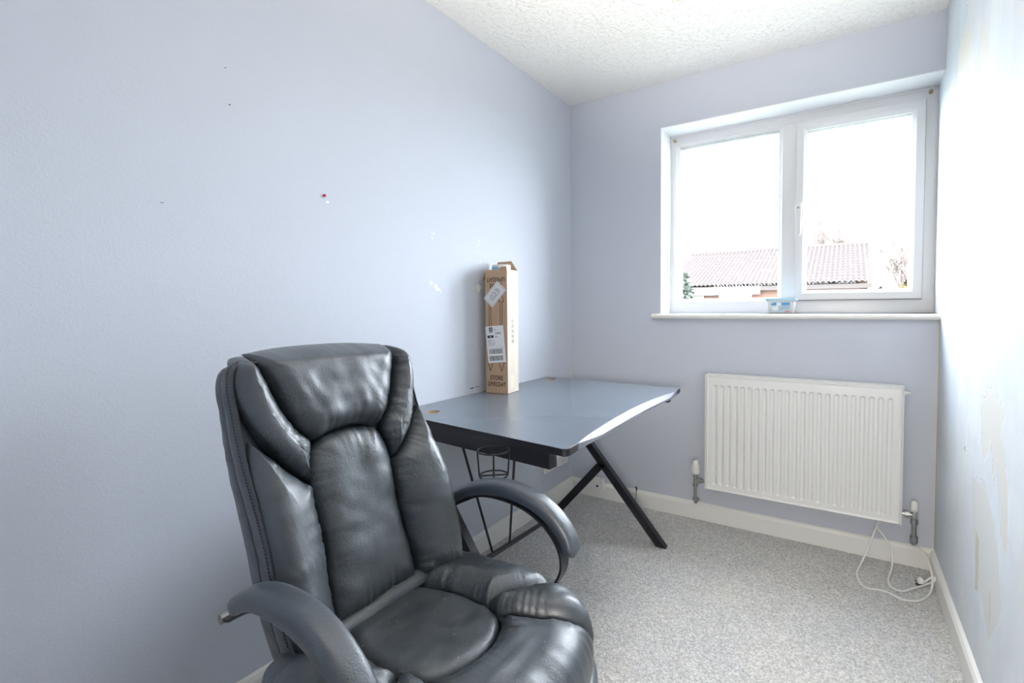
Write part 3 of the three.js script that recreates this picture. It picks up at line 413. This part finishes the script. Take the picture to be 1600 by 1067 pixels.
  mesh('back_cover', loft([ring(0.002, 0.086), ring(-0.012, 0.098), ring(-0.05, 0.108), ring(-0.10, 0.113)], false, true), leatherSide, chair);
  const inward = (k) => OP.map(([y, w]) => back(0.72 + (y - 0.72) * k, w * k, -0.017).add(O));
  mesh('front_lining', loft([1, 0.92, 0.84, 0.74, 0.64, 0.54, 0.44, 0.32, 0.2].map(inward), false, true), leatherSide, chair);
  const seamPts = (grow, depth, a, b) => { const r = ring(grow, depth); return r.slice(a, b); };
  mesh('piping', [new THREE.TubeGeometry(new THREE.CatmullRomCurve3(ring(0.001, 0.003), true), 440, 0.0026, 6, true), new THREE.TubeGeometry(new THREE.CatmullRomCurve3(ring(0.006, 0.047), true), 440, 0.0022, 6, true)], leatherSide, chair);
  { // stitches beside the front seam
    const r1 = new THREE.CatmullRomCurve3(ring(0.0085, 0.012), true), st = []; const NS = 330; for (let i = 0; i < NS; i++) { const a = r1.getPointAt(i / NS), b = r1.getPointAt((i + 0.62) / NS); if (a.y < 0.5) continue; st.push(rod(a, b, 0.0011, 5)); }
    mesh('stitching', st, std(lin(0.012, 0.014, 0.02), 0.6), chair).userData.kind = 'stuff';
  }
  // ---- seat: coordinates (forward x, across w)
  const sHalf = [[0.50, 0.10], [0.505, 0.19], [0.53, 0.245], [0.60, 0.278], [0.68, 0.289], [0.77, 0.290], [0.85, 0.281], [0.92, 0.256], [0.975, 0.212], [1.012, 0.15], [1.033, 0.075]];
  const sOut = [...sHalf, [1.040, 0], ...mir(sHalf).reverse(), [0.50, 0]];
  const so = new THREE.CatmullRomCurve3(sOut.map(([a, b]) => V(a, b, 0)), true, 'centripetal').getSpacedPoints(200).slice(0, 200).map((p) => [p.x, p.y]);
  const seatTop = 0.452;
  const seat = (x, w, h) => { const [d] = polyDist(so, x, w), k = clamp(d / 0.085, 0, 1), drop = 0.085 * (1 - Math.sqrt(1 - (1 - k) ** 2)) * (x < 0.6 ? sstep(0.5, 0.6, x) * 0.7 + 0.3 : 1), nrm = V(0, 1, 0); if (k < 1) { const cx = x - 0.78, l = Math.hypot(cx, w) || 1, m = 0.9 * (1 - k) ** 1.5; nrm.set(cx / l * m * (x < 0.6 ? 0.2 : 1), 1, w / l * m).normalize(); } return V(x, seatTop - drop, w).addScaledVector(nrm, h); };
  const padS = [[0.555, 0.100], [0.64, 0.118], [0.71, 0.1265], [0.765, 0.122]], padF = [[0.765, -0.122], [0.808, -0.104], [0.838, -0.06], [0.850, 0], [0.838, 0.06], [0.808, 0.104], [0.765, 0.122]];
  panel('seat_pad', [[[0.555, -0.1], [0.553, 0], [0.555, 0.1]], padF, mir(padS), padS], seat, { H: 0.016, R: 0.032, n: 60, seed: 31, wave: 0.0025, pucker: 0.001 });
  for (const s of [1, -1]) {
    const mm = s > 0 ? (q) => q : mir, ord = (b, t, i, o2) => s > 0 ? [b, t, i, o2] : [b.slice().reverse(), t.slice().reverse(), o2, i];
    const i1 = mm([[0.52, 0.10], [0.555, 0.102], [0.64, 0.120], [0.71, 0.1285], [0.757, 0.1255]]), o1 = mm([[0.518, 0.225], [0.55, 0.258], [0.60, 0.278], [0.68, 0.289], [0.77, 0.290], [0.848, 0.2815]]);
    const seam1 = mm([[0.757, 0.1255], [0.785, 0.168], [0.815, 0.21], [0.84, 0.25], [0.848, 0.2815]]), rear = mm([[0.52, 0.10], [0.512, 0.16], [0.518, 0.225]]);
    panel('seat_bolster', ord(rear, seam1, i1, o1), seat, { H: 0.045, R: 0.06, n: 64, seed: 41 + s, pucker: 0.003, wave: 0.0045 });
    const i2 = mm([[0.759, 0.1265], [0.775, 0.121], [0.792, 0.1135]]), o2 = mm([[0.850, 0.281], [0.89, 0.269], [0.93, 0.250], [0.965, 0.222], [0.985, 0.200]]);
    const seam1b = mm([[0.759, 0.1265], [0.787, 0.168], [0.817, 0.21], [0.842, 0.25], [0.850, 0.281]]), seam2 = mm([[0.792, 0.1135], [0.83, 0.117], [0.875, 0.134], [0.93, 0.160], [0.965, 0.185], [0.985, 0.200]]);
    panel('seat_front_wing', s > 0 ? [i2, o2, seam1b, seam2] : [i2.slice().reverse(), o2.slice().reverse(), seam2, seam1b], seat, { H: 0.044, R: 0.045, n: 60, seed: 51 + s, pucker: 0.0034, wave: 0.003 });
  }
  const seam2 = [[0.793, 0.112], [0.83, 0.1155], [0.875, 0.1325], [0.93, 0.1585], [0.965, 0.1835], [0.986, 0.1985]];
  panel('seat_front', [[[0.793, -0.112], [0.812, -0.104], [0.840, -0.06], [0.852, 0], [0.840, 0.06], [0.812, 0.104], [0.793, 0.112]], [[0.986, -0.1985], [1.012, -0.15], [1.033, -0.075], [1.040, 0], [1.033, 0.075], [1.012, 0.15], [0.986, 0.1985]], mir(seam2), seam2], seat, { H: 0.032, R: 0.055, n: 72, seed: 61, pucker: 0.0032, wave: 0.003 });
  const sring = (grow, y) => so.map(([x, w]) => { const l = Math.hypot(x - 0.78, w); return V(x + (x - 0.78) / l * grow, y, w + w / l * grow).add(O); });
  mesh('seat_underside', loft([sring(-0.012, 0.375), sring(0.004, 0.368), sring(0.010, 0.352), sring(0.006, 0.336), sring(-0.02, 0.327), sring(-0.08, 0.325)], true, true), leatherSide, chair);
  // roll of leather where the seat meets the back
  mesh('rear_roll', gridGeo(48, 20, (u, v) => { const w = -0.185 + u * 0.37, a = v * Math.PI * 2, e = Math.pow(1 - Math.abs(u * 2 - 1) ** 6, 0.5), r = 0.026 * (0.35 + 0.65 * e); return [V(0.548 + r * 1.1 * Math.cos(a), 0.462 + 0.004 * big(u * 9, 3) + r * 0.95 * Math.sin(a), w).add(O), w, a * 0.03]; }), leather, chair);
  // ---- arms: padded loop on a steel strip, one each side
  const padPath = [[0.538, 0.602], [0.562, 0.626], [0.605, 0.648], [0.665, 0.660], [0.73, 0.659], [0.79, 0.645], [0.845, 0.615], [0.880, 0.575], [0.893, 0.53]];
  for (const s of [1, -1]) {
    const arm = shade(new THREE.Group()); arm.name = s > 0 ? 'armrest' : 'armrest_001'; chair.add(arm);
    const pc = new THREE.CatmullRomCurve3((s > 0 ? padPath : [[0.500, 0.590], [0.545, 0.622], ...padPath.slice(2)]).map(([x, y]) => V(x, y, s * 0.283)), false, 'centripetal'), NR = 60, rings = [];
    for (let i = 0; i <= NR; i++) {
      const u = i / NR, p = pc.getPointAt(u), t = pc.getTangentAt(u), up = V(-t.y, t.x, 0); const e = Math.min(1, Math.pow(Math.min(u / 0.07, 1), 0.5)), f = Math.min(1, Math.pow(Math.min((1 - u) / 0.035, 1), 0.5));
      const hw = 0.0275 * Math.max(0.08, e * f) * (0.9 + 0.1 * Math.sin(u * Math.PI)), hh = 0.0185 * Math.max(0.12, e * f) * (0.85 + 0.25 * Math.sin(u * Math.PI)), r = [];
      for (let k = 0; k < 28; k++) { const a = k / 28 * Math.PI * 2, ca = Math.cos(a), sa = Math.sin(a), q = 0.62; r.push(p.clone().addScaledVector(up, hh * Math.sign(sa) * Math.abs(sa) ** (sa > 0 ? 0.9 : 0.5)).add(V(0, 0, hw * Math.sign(ca) * Math.abs(ca) ** q)).add(O)); }
      rings.push(r);
    }
    mesh('arm_pad', loft(rings), leatherSide, arm);
    const fp = [[s > 0 ? 0.508 : 0.47, s > 0 ? 0.583 : 0.572], [s > 0 ? 0.53 : 0.50, s > 0 ? 0.587 : 0.576], [0.565, 0.609], [0.62, 0.633], [0.70, 0.637], [0.77, 0.624], [0.825, 0.594], [0.862, 0.548], [0.868, 0.50], [0.848, 0.458], [0.81, 0.415], [0.76, 0.375], [0.70, 0.352], [0.64, 0.345]];
    const inset = (i) => i < 9 ? 0.279 : 0.279 - 0.055 * sstep(8, 13, i);
    const fcv = new THREE.CatmullRomCurve3(fp.map(([x, y], i) => V(x, y, s * inset(i))), false, 'centripetal'), fr = [];
    for (let i = 0; i <= 80; i++) { const u = i / 80, p = fcv.getPointAt(u), t = fcv.getTangentAt(u), up = V(-t.y, t.x, 0).normalize(); fr.push([[1, 1], [-1, 1], [-1, -1], [1, -1]].map(([a, b]) => p.clone().addScaledVector(up, a * 0.0028).add(V(0, 0, b * 0.017 * s)).add(O))); }
    mesh('arm_frame', toCreasedNormals(loft(fr), 0.5), M.blackSteel, arm);
    mesh('end_pin', new THREE.CylinderGeometry(0.0085, 0.0085, 0.036, 20).rotateX(Math.PI / 2).translate((s > 0 ? 0.506 : 0.468) - CX0, s > 0 ? 0.582 : 0.571, s * 0.279), M.pipe, arm);
    mesh('mount_bracket', rbox(0.81 - CX0, 0.862 - CX0, 0.425, 0.452, s * 0.262 - 0.012, s * 0.262 + 0.012, 0.003), std(lin(0.3, 0.2, 0.17), 0.6), arm);
  }
  // ---- mechanism, gas lift, star base with castors
  mesh('tilt_mechanism', [rbox(-0.14, 0.12, 0.285, 0.33, -0.09, 0.09, 0.008), rbox(-0.30, -0.10, 0.30, 0.325, -0.035, 0.035, 0.006)], M.blackPlastic, chair);
  mesh('back_upright', bar(V(-0.29, 0.312, 0), V(-0.322, 0.56, 0), 0.02, 0.07, 0.004), M.blackSteel, chair);
  mesh('gas_lift', lathe([[0, 0.07], [0.026, 0.07], [0.026, 0.2], [0.019, 0.205], [0.0145, 0.206], [0.0145, 0.29], [0, 0.29]], 28), M.blackPlastic, chair);
  const sb = mesh('star_base', [lathe([[0, 0.065], [0.038, 0.065], [0.042, 0.09], [0.034, 0.125], [0, 0.125]], 28), ...[0, 1, 2, 3, 4].map((i) => { const a = i * Math.PI * 0.4 + 0.9; const sec = (x, y, hw, hh) => [V(x, y - hh, -hw), V(x, y - hh, hw), V(x, y + hh, hw * 0.7), V(x, y + hh, -hw * 0.7)]; return toCreasedNormals(loft([sec(0.02, 0.095, 0.026, 0.022), sec(0.14, 0.088, 0.022, 0.016), sec(0.265, 0.074, 0.017, 0.010)]), 0.6).rotateY(-a); })], M.blackPlastic, chair);
  for (let i = 0; i < 5; i++) {
    const a = i * Math.PI * 0.4 + 0.9, x = 0.25 * Math.cos(a), z = 0.25 * Math.sin(a), c = new THREE.Group(); c.name = i ? 'castor_' + String(i).padStart(3, '0') : 'castor'; chair.add(c);
    for (const k of [-1, 1]) mesh('wheel', new THREE.CylinderGeometry(0.025, 0.025, 0.018, 24).rotateX(Math.PI / 2).translate(0, 0, k * 0.014).rotateY(a + 1).translate(x, 0.025, z), M.blackPlastic, c);
    mesh('fork', [new THREE.CylinderGeometry(0.006, 0.006, 0.04, 10).translate(x, 0.055, z), rbox(-0.022, 0.022, 0.03, 0.05, -0.004, 0.004, 0.003).rotateY(a + 1).translate(x, 0, z)], M.blackPlastic, c);
  }
  // crumbs of plaster and dust lying on the seat
  const r = rng(91), cr = [], ray = new THREE.Raycaster(); chair.updateMatrixWorld(true);
  const targets = chair.children.filter((m) => m.isMesh && /seat_pad|seat_front|seat_bolster/.test(m.name));
  for (let i = 0; i < 105; i++) { const x = 0.60 + r() * 0.40, w = (r() - 0.5) * 0.34; ray.set(V(x, 0.8, CZ + w), V(0, -1, 0)); const h = ray.intersectObjects(targets, false)[0]; if (!h) continue; const sz = 0.0006 + 0.0011 * r() ** 3; cr.push(new THREE.TetrahedronGeometry(sz, 0).rotateX(r() * 6).rotateY(r() * 6).translate(h.point.x, h.point.y + sz * 0.3, h.point.z)); }
  const cm = mesh('crumbs', cr, std(lin(0.7, 0.64, 0.52), 0.9)); tag(cm, 'pale crumbs of dust scattered over the black seat', 'crumbs'); cm.userData.kind = 'stuff';
}

// ------------------------------------------------------------------ small things on the walls and floor
{ // plate on the left wall under the desk
  const o = thing('wall_socket', 'white socket plate low on the left wall behind the desk leg', 'socket', [0, 0.245, 0.197]);
  mesh('plate', rbox(0.0, 0.011, -0.045, 0.045, -0.137, 0.137, 0.004, 3), M.whitePlastic, o);
  for (const k of [-1, 1]) mesh('rocker_switch', rbox(0.0105, 0.0145, 0.012, 0.034, k * 0.03 - 0.006, k * 0.03 + 0.006, 0.0015), M.whitePlastic, o);
  for (const k of [-1, 1]) mesh('pin_hole', [rbox(0.0105, 0.0115, -0.004, 0.006, k * 0.08 - 0.002, k * 0.08 + 0.002, 0.0004), rbox(0.0105, 0.0115, -0.022, -0.018, k * 0.08 - 0.012, k * 0.08 - 0.006, 0.0004), rbox(0.0105, 0.0115, -0.022, -0.018, k * 0.08 + 0.006, k * 0.08 + 0.012, 0.0004)], M.blackPlastic, o);
}
{
  const o = thing('telephone_socket', 'small white surface box on the back skirting behind the desk leg', 'socket', [0.198, 0.092, 0.016]);
  mesh('housing', rbox(-0.036, 0.036, -0.032, 0.034, -0.0005, 0.027, 0.004, 3), M.whitePlastic, o);
  mesh('port', rbox(-0.008, 0.006, -0.018, -0.006, 0.0265, 0.0278, 0.0005), M.blackPlastic, o);
  mesh('screw', [new THREE.CylinderGeometry(0.0025, 0.0025, 0.001, 10).rotateX(Math.PI / 2).translate(0.018, 0.012, 0.0275)], M.chrome, o);
}
{
  const o = thing('aerial_lead', 'short aerial lead with a black tip standing at the back skirting', 'cable', [0.436, 0, 0.03]);
  mesh('lead', tube([V(-0.008, 0, 0.006), V(-0.004, 0.03, 0.002), V(0.002, 0.07, 0), V(0.004, 0.10, 0.002)], 0.0036, 24, 8), M.chrome, o);
  mesh('tip', tube([V(0.004, 0.098, 0.002), V(0.005, 0.112, 0.004), V(0.001, 0.118, 0.008)], 0.0045, 10, 8), M.blackPlastic, o);
}
{ // red-headed pin and its chipped plaster
  const o = thing('push_pin', 'tiny red pin stuck in the left wall above the chair', 'pin', [0, 1.494, 1.596]);
  mesh('pin_head', lathe([[0, 0.008], [0.004, 0.007], [0.005, 0.003], [0.003, 0], [0, 0]], 14).rotateZ(-Math.PI / 2), std(lin(0.45, 0.03, 0.05), 0.4), o);
}
{ // chips where paint came off the left wall: children of the wall
  const chipMat = std(lin(0.86, 0.86, 0.85), 0.8), r = rng(31);
  const chip = (z, y, pts, sc = 1) => { const s = new THREE.Shape(pts.map(([a, b]) => V2(a * sc, b * sc))); mesh('paint_chip', new THREE.ExtrudeGeometry(s, { depth: 0.0008, bevelEnabled: false }).rotateY(Math.PI / 2).translate(0, y, z), chipMat, wallLeft); };
  const tri = () => { const a = r() * 6, k = []; for (let i = 0; i < 5; i++) k.push([Math.cos(a + i * 1.256) * (0.004 + r() * 0.006), Math.sin(a + i * 1.256) * (0.004 + r() * 0.008)]); return k; };
  chip(1.135, 1.226, [[-0.014, 0.012], [0.002, 0.010], [-0.004, 0.0], [-0.010, 0.002]], 1.3); chip(1.116, 1.216, [[-0.012, 0.006], [0.002, 0.014], [0.014, -0.006], [0.004, -0.012]], 1.2); chip(1.098, 1.206, [[-0.008, 0.008], [0.004, 0.008], [0.010, -0.014]], 1.1);
  chip(0.852, 1.222, [[-0.012, 0.010], [0.002, 0.016], [0.014, 0.006], [0.002, -0.016], [-0.008, -0.008]], 1.25); chip(0.70, 1.335, [[-0.006, 0.014], [0.004, 0.012], [0.010, -0.014]], 1.2); chip(0.83, 1.228, tri());
  for (const [z, y] of [[1.126, 1.435], [1.135, 1.42], [0.855, 1.42], [0.84, 1.345], [0.845, 1.44], [1.585, 1.475], [0.86, 1.385]]) chip(z, y, tri(), 0.8);
  const dark = std(lin(0.12, 0.12, 0.14), 0.8);
  const mark = (z, y, w, h) => mesh('scuff_mark', rbox(0, 0.0007, y - h / 2, y + h / 2, z - w / 2, z + w / 2, 0.0003), dark, wallLeft);
  mark(0.905, 0.772, 0.022, 0.006); mark(0.872, 0.774, 0.03, 0.003); mark(1.862, 1.685, 0.004, 0.004); mark(2.02, 1.392, 0.007, 0.0015); mark(1.87, 1.78, 0.003, 0.003);
}
{ // pendant lamp holder, only its lower end in view
  const y0 = 1.985, x = 1.035, z = 1.20;
  const o = thing('pendant_lamp_holder', 'white pendant lamp holder hanging from the ceiling, its lower end at the top edge', 'lamp holder', [x, y0, z]);
  mesh('skirt', lathe([[0.017, 0.0], [0.0205, 0.001], [0.021, 0.02], [0.018, 0.036], [0.011, 0.05], [0.006, 0.062], [0.0, 0.062], [0.0, 0.05], [0.008, 0.046], [0.016, 0.03], [0.017, 0.0]], 28), M.whitePlastic, o);
  mesh('contact_block', new THREE.CylinderGeometry(0.0155, 0.0155, 0.004, 24).translate(0, 0.006, 0), std(lin(0.62, 0.38, 0.2), 0.6), o);
  mesh('flex', rod(V(0, 0.06, 0), V(0, H - y0 - 0.02, 0), 0.003), M.whitePlastic, o);
  mesh('ceiling_rose', lathe([[0, 0], [0.012, 0.0], [0.03, 0.006], [0.04, 0.018], [0.04, 0.026], [0, 0.026]], 32).translate(0, H - y0 - 0.026, 0), M.whitePlastic, o);
}
{ // unseen two-headed lamp, out of view: one head lights the ceiling, one the room
  const o = thing('unseen_floor_lamp', 'unseen slim white two-headed floor lamp behind the viewer, placed to light ceiling and room', 'floor lamp', [UNSEEN_LAMP.x, 0, UNSEEN_LAMP.z]);
  mesh('base', lathe([[0, 0], [0.11, 0], [0.11, 0.012], [0.03, 0.022], [0, 0.022]], 32), M.whitePlastic, o);
  mesh('pole', new THREE.CylinderGeometry(0.011, 0.011, UNSEEN_LAMP.y + 0.18, 16).translate(0, (UNSEEN_LAMP.y + 0.18) / 2 + 0.01, 0), M.whitePlastic, o);
  for (const h of UNSEEN_LAMP.heads) {
    const at = V(h.dx, UNSEEN_LAMP.y + h.dy, 0), d = V(h.aim[0] - UNSEEN_LAMP.x - h.dx, h.aim[1] - UNSEEN_LAMP.y - h.dy, h.aim[2] - UNSEEN_LAMP.z).normalize(), q = new THREE.Quaternion().setFromUnitVectors(V(0, 1, 0), d), hd = (g) => g.applyQuaternion(q).translate(at.x, at.y, at.z);
    mesh('arm', rod(V(0, at.y - 0.02, 0), at, 0.008), M.whitePlastic, o);
    const k = mesh('unseen_lamp_head', hd(lathe([[0, -0.04], [0.03, -0.035], [0.05, 0.0], [0.075, 0.07], [0.073, 0.072], [0.045, 0.005], [0, 0.0]], 36)), M.whitePlastic, o);
    mesh('diffuser', hd(new THREE.CylinderGeometry(0.066, 0.066, 0.003, 36).translate(0, 0.055, 0)), new THREE.MeshStandardMaterial({ color: 0xffffff, emissive: UNSEEN_LAMP.color, emissiveIntensity: 2, roughness: 0.5 }), k);
    const l = new THREE.SpotLight(UNSEEN_LAMP.color, h.intensity, 0, h.angle, 1, 2); l.name = 'unseen_lamp_light'; l.castShadow = true; l.shadow.radius = 6.6; l.position.copy(at).addScaledVector(d, 0.14); o.add(l); o.add(l.target); l.target.name = 'lamp_aim'; l.target.position.copy(at).addScaledVector(d, 1.5);
  }
}
// white flex with its plug lying in the corner
{
  const o = thing('power_flex', 'white flex looped on the carpet with a plug by the radiator valve', 'cable', [0, 0, 0]);
  const r = 0.0038, a = [[1.585, 0.19, 0.03], [1.577, 0.160, 0.043], [1.559, 0.106, 0.06], [1.543, 0.059, 0.085], [1.519, 0.014, 0.128], [1.503, 0.006, 0.208], [1.511, r, 0.275], [1.533, r, 0.31], [1.58, r, 0.301], [1.613, r, 0.308], [1.645, r, 0.331], [1.688, r, 0.32], [1.725, r, 0.278], [1.754, 0.008, 0.205], [1.76, 0.039, 0.175], [1.757, 0.069, 0.135], [1.746, 0.092, 0.085], [1.721, 0.102, 0.045], [1.686, 0.100, 0.024]];
  const b = [[1.586, 0.19, 0.031], [1.579, 0.160, 0.047], [1.603, 0.128, 0.055], [1.625, 0.094, 0.07], [1.634, 0.055, 0.095], [1.628, 0.019, 0.13], [1.613, r, 0.201], [1.622, r, 0.259], [1.65, r, 0.267], [1.699, 0.005, 0.216], [1.745, 0.012, 0.172], [1.764, 0.036, 0.185], [1.768, 0.046, 0.175], [1.758, 0.040, 0.168], [1.736, 0.018, 0.170]];
  mesh('flex', tube(a.map((p) => V(...p)), r, 260, 8), M.whitePlastic, o); mesh('flex', tube(b.map((p) => V(...p)), r, 240, 8), M.whitePlastic, o);
  const pl = new THREE.Group(); pl.name = 'plug'; o.add(pl);
  mesh('plug_body', [lathe([[0, 0], [0.013, 0], [0.015, 0.004], [0.0145, 0.012], [0.009, 0.017], [0, 0.018]], 20).rotateZ(1.25).rotateY(0.35).translate(1.728, 0.016, 0.172)], M.whitePlastic, pl);
  mesh('plug_pin', [rod(V(1.728, 0.012, 0.174), V(1.706, 0.006, 0.182), 0.0036), rod(V(1.726, 0.02, 0.164), V(1.706, 0.012, 0.170), 0.0036), rod(V(1.73, 0.014, 0.182), V(1.712, 0.006, 0.19), 0.0036)], M.blackPlastic, pl);
}
// plastic tub on the sill
{
  const o = thing('plastic_tub', 'small white tub with pale blue lid and printed label on the window sill', 'tub', [1.168, WIN.y0, -0.085]);
  const sq = (hw, hd, y, r = 0.012) => { const pts = [], n = 10; for (const [sx, sz, a0] of [[1, 1, 0], [-1, 1, 1], [-1, -1, 2], [1, -1, 3]]) for (let i = 0; i <= n; i++) { const a = (a0 + i / n) * Math.PI / 2; pts.push(V(sx * (hw - r) + r * Math.cos(a), y, sz * (hd - r) + r * Math.sin(a))); } return pts; };
  mesh('body', toCreasedNormals(loft([sq(0.054, 0.036, 0.0), sq(0.057, 0.039, 0.003), sq(0.064, 0.046, 0.060), sq(0.068, 0.050, 0.062), sq(0.068, 0.050, 0.066)]), 0.7), std(lin(0.84, 0.85, 0.86), 0.4), o);
  mesh('lid', toCreasedNormals(loft([sq(0.071, 0.053, 0.066), sq(0.072, 0.054, 0.068), sq(0.071, 0.053, 0.0745), sq(0.062, 0.044, 0.0745), sq(0.061, 0.043, 0.072)]), 0.7), std(lin(0.38, 0.66, 0.86), 0.35), o);
  const lab = canvasTex(512, 288, (g, w, h) => { g.fillStyle = '#cfe3ee'; g.fillRect(0, 0, w, h); g.fillStyle = '#4d8fc2'; g.fillRect(0, 0, w, 80); g.fillStyle = '#eef3f6'; g.fillRect(150, 8, 130, 120); g.fillStyle = '#9fc3db'; g.beginPath(); g.moveTo(0, 60); g.lineTo(100, 0); g.lineTo(0, 0); g.fill(); g.strokeStyle = '#5f87a3'; g.lineWidth = 12; for (let i = 0; i < 4; i++) { g.beginPath(); g.moveTo(200 + i * 6, 110 + i * 34); g.lineTo(w, 70 + i * 30); g.stroke(); } g.fillStyle = '#f4f7f8'; g.beginPath(); g.ellipse(120, 180, 90, 52, 0, 0, 7); g.fill(); g.fillStyle = '#d7899a'; g.beginPath(); g.ellipse(430, 250, 64, 26, -0.2, 0, 7); g.fill(); });
  mesh('printed_label', gridGeo(1, 1, (u, v) => [V(-0.043 + u * 0.086, 0.006 + v * 0.05, 0.0394 + 0.0005 + v * 0.050 * 0.123 + 0.0004), u, v]), std(0xffffff, 0.45, { map: lab }), o);
}

// ------------------------------------------------------------------ outdoors
{
  const gy = -0.35;
  struct(mesh('ground', box(-40, 40, gy - 0.2, gy, -60, -0.4), std(lin(0.10, 0.11, 0.09), 0.95)), 'lawn and drive outside the window', 'ground');
  const hz = -14, x0 = -4.2, x1 = 2.0, ey = 1.86, ry = 3.42, rz = -18;
  const house = thing('bungalow', 'low brick building with a ribbed red-brown tiled roof seen through the window', 'building', [0, gy, hz]);
  const E = ey - gy, Rr = ry - gy, d = hz - rz;
  const matt = (c) => new THREE.MeshPhysicalMaterial({ color: c, roughness: 1, specularIntensity: 0 });
  const tile = matt(lin(0.054, 0.046, 0.044)), brick = matt(lin(0.105, 0.062, 0.047)), white = matt(lin(0.35, 0.35, 0.35)), dark = matt(lin(0.06, 0.052, 0.048));
  const rollP = 0.142, courses = 14;
  const roof = [];
  for (const back of [0, 1]) for (let c = 0; c < courses; c++) {
    const t0 = c / courses - (c ? 0.006 : 0), t1 = (c + 1) / courses, nx = Math.round((x1 - x0 + 0.3) / rollP) * 10;
    roof.push(gridGeo(nx, 1, (u, v) => { const x = x0 - 0.15 + u * (x1 - x0 + 0.3), t = t0 + (t1 - t0) * v, ph = Math.cos(x / rollP * Math.PI * 2), lift2 = 0.055 * Math.sqrt(Math.max(0, 0.5 + 0.5 * ph)) + (1 - v) * 0.012; const zz = -d * t * 1.0 + (0.25 * (1 - t)); return [V(x, E + (Rr - E) * t + lift2, back ? -2 * d - zz : zz), x, t]; }));
  }
  mesh('roof_tiles', roof.map((g) => { return g; }), new THREE.MeshPhysicalMaterial({ color: tile.color, roughness: 1, specularIntensity: 0, side: THREE.DoubleSide }), house).userData.kind = 'stuff';
  mesh('ridge', tube([V(x0 - 0.15, Rr + 0.02, -d), V(x1 + 0.15, Rr + 0.02, -d)], 0.09, 40, 8), tile, house);
  const gab = new THREE.Shape(); gab.moveTo(0, 0); gab.lineTo(0, E - 0.06); gab.lineTo(-d, Rr - 0.1); gab.lineTo(-2 * d, E - 0.06); gab.lineTo(-2 * d, 0); gab.closePath();
  for (const x of [x0, x1 - 0.2]) mesh('gable_wall', new THREE.ExtrudeGeometry(gab, { depth: 0.2, bevelEnabled: false }).rotateY(-Math.PI / 2).translate(x + 0.2, 0, 0), brick, house);
  mesh('brick_wall', [box(x0, -2.75, 0, E - 0.3, -0.15, 0), box(-2.75, -2.25, 0, E - 0.3, -0.15, 0), box(-1.2, x1, 0, E - 0.06, -0.15, 0.0)], brick, house);
  mesh('fascia', box(x0 - 0.1, -0.92, E - 0.28, E - 0.02, 0.12, 0.2), white, house);
  mesh('eaves_board', box(-0.92, x1 + 0.1, E - 0.16, E - 0.02, 0.1, 0.2), dark, house);
  mesh('garage_door', [box(-2.25, -1.2, 0, E - 0.3, -0.12, -0.04)], white, house);
  for (const wx of [-1.95, -1.8, -1.65]) mesh('door_window', box(wx - 0.035, wx + 0.035, E - 0.62, E - 0.46, -0.05, -0.035), dark, house);
  mesh('garage_door', box(x0 + 0.2, -2.75, 0, E - 0.3, -0.02, 0.02), white, house);
  // shrubs and trees
  function leafy(name, label, x, y, z, h, rad, col, n, seed, cat, stems = 5) {
    const o = thing(name, label, cat, [x, gy, z]); const r = rng(seed), st = [], lf = [];
    for (let i = 0; i < stems; i++) { const a = r() * 6.28, q = rad * 0.6 * r(); st.push(rod(V(0, 0, 0), V(Math.cos(a) * q, h * (0.6 + 0.35 * r()), Math.sin(a) * q), 0.02, 5)); }
    for (let i = 0; i < n; i++) { const a = r() * 6.28, t = r(), q = rad * Math.sqrt(r()) * Math.sin(Math.PI * (0.12 + 0.8 * t)); lf.push(new THREE.PlaneGeometry(0.16, 0.09).rotateX(r() * 6).rotateY(r() * 6).translate(Math.cos(a) * q, h * (0.15 + 0.85 * t), Math.sin(a) * q)); }
    mesh('stem', st, std(lin(0.07, 0.055, 0.04), 0.9), o); const l = mesh('foliage', lf, new THREE.MeshPhysicalMaterial({ color: col, roughness: 1, specularIntensity: 0, side: THREE.DoubleSide }), o); l.userData.kind = 'stuff';
  }
  leafy('shrub', 'green conifer shrub at the left edge of the window view', -3.02, 0, -12.6, 2.6, 0.36, lin(0.070, 0.082, 0.066), 900, 3, 'shrub');
  leafy('shrub', 'yellowish autumn shrub beyond the right end of the tiled roof', 3.15, 0, -15, 2.35, 0.55, lin(0.085, 0.068, 0.036), 900, 4, 'shrub');
  leafy('shrub', 'small olive bush tucked beside the gable end of the roof', 2.36, 0, -14.2, 2.1, 0.2, lin(0.08, 0.07, 0.042), 300, 6, 'shrub');
  function bare(label, x, z, h, seed) {
    const o = thing('bare_tree', label, 'tree', [x, gy, z]), r = rng(seed), tr = [], tw = [];
    const grow = (p, d2, len, rad, lv) => { const q = p.clone().addScaledVector(d2, len); (lv < 2 ? tr : tw).push(rod(p, q, rad, 5)); if (lv > 4) return; const k = lv < 2 ? 4 : 3; for (let i = 0; i < k; i++) { const e = d2.clone().add(V((r() - 0.5) * 1.1, (r() - 0.2) * 0.5, (r() - 0.5) * 1.1)).normalize(); grow(p.clone().lerp(q, 0.55 + 0.45 * r()), e, len * (0.6 + 0.15 * r()), rad * 0.66, lv + 1); } };
    grow(V(0, 0, 0), V(0, 1, 0), h * 0.42, h * 0.016, 0);
    mesh('trunk', tr, matt(lin(0.085, 0.072, 0.066)), o); mesh('twigs', tw, matt(lin(0.11, 0.09, 0.08)), o).userData.kind = 'stuff';
  }
  bare('pale bare tree rising behind the middle of the tiled roof', 0.9, -25, 6.2, 8); bare('bare tree standing to the right of the tiled roof', 4.1, -25, 5.0, 9);
  const post = mesh('post', rbox(2.30, 2.40, gy, 1.95, -13.3, -13.2, 0.02), std(lin(0.3, 0.3, 0.3), 0.6)); tag(post, 'pale post between the shrubs right of the building', 'post');
}

renderer.render(scene, camera);
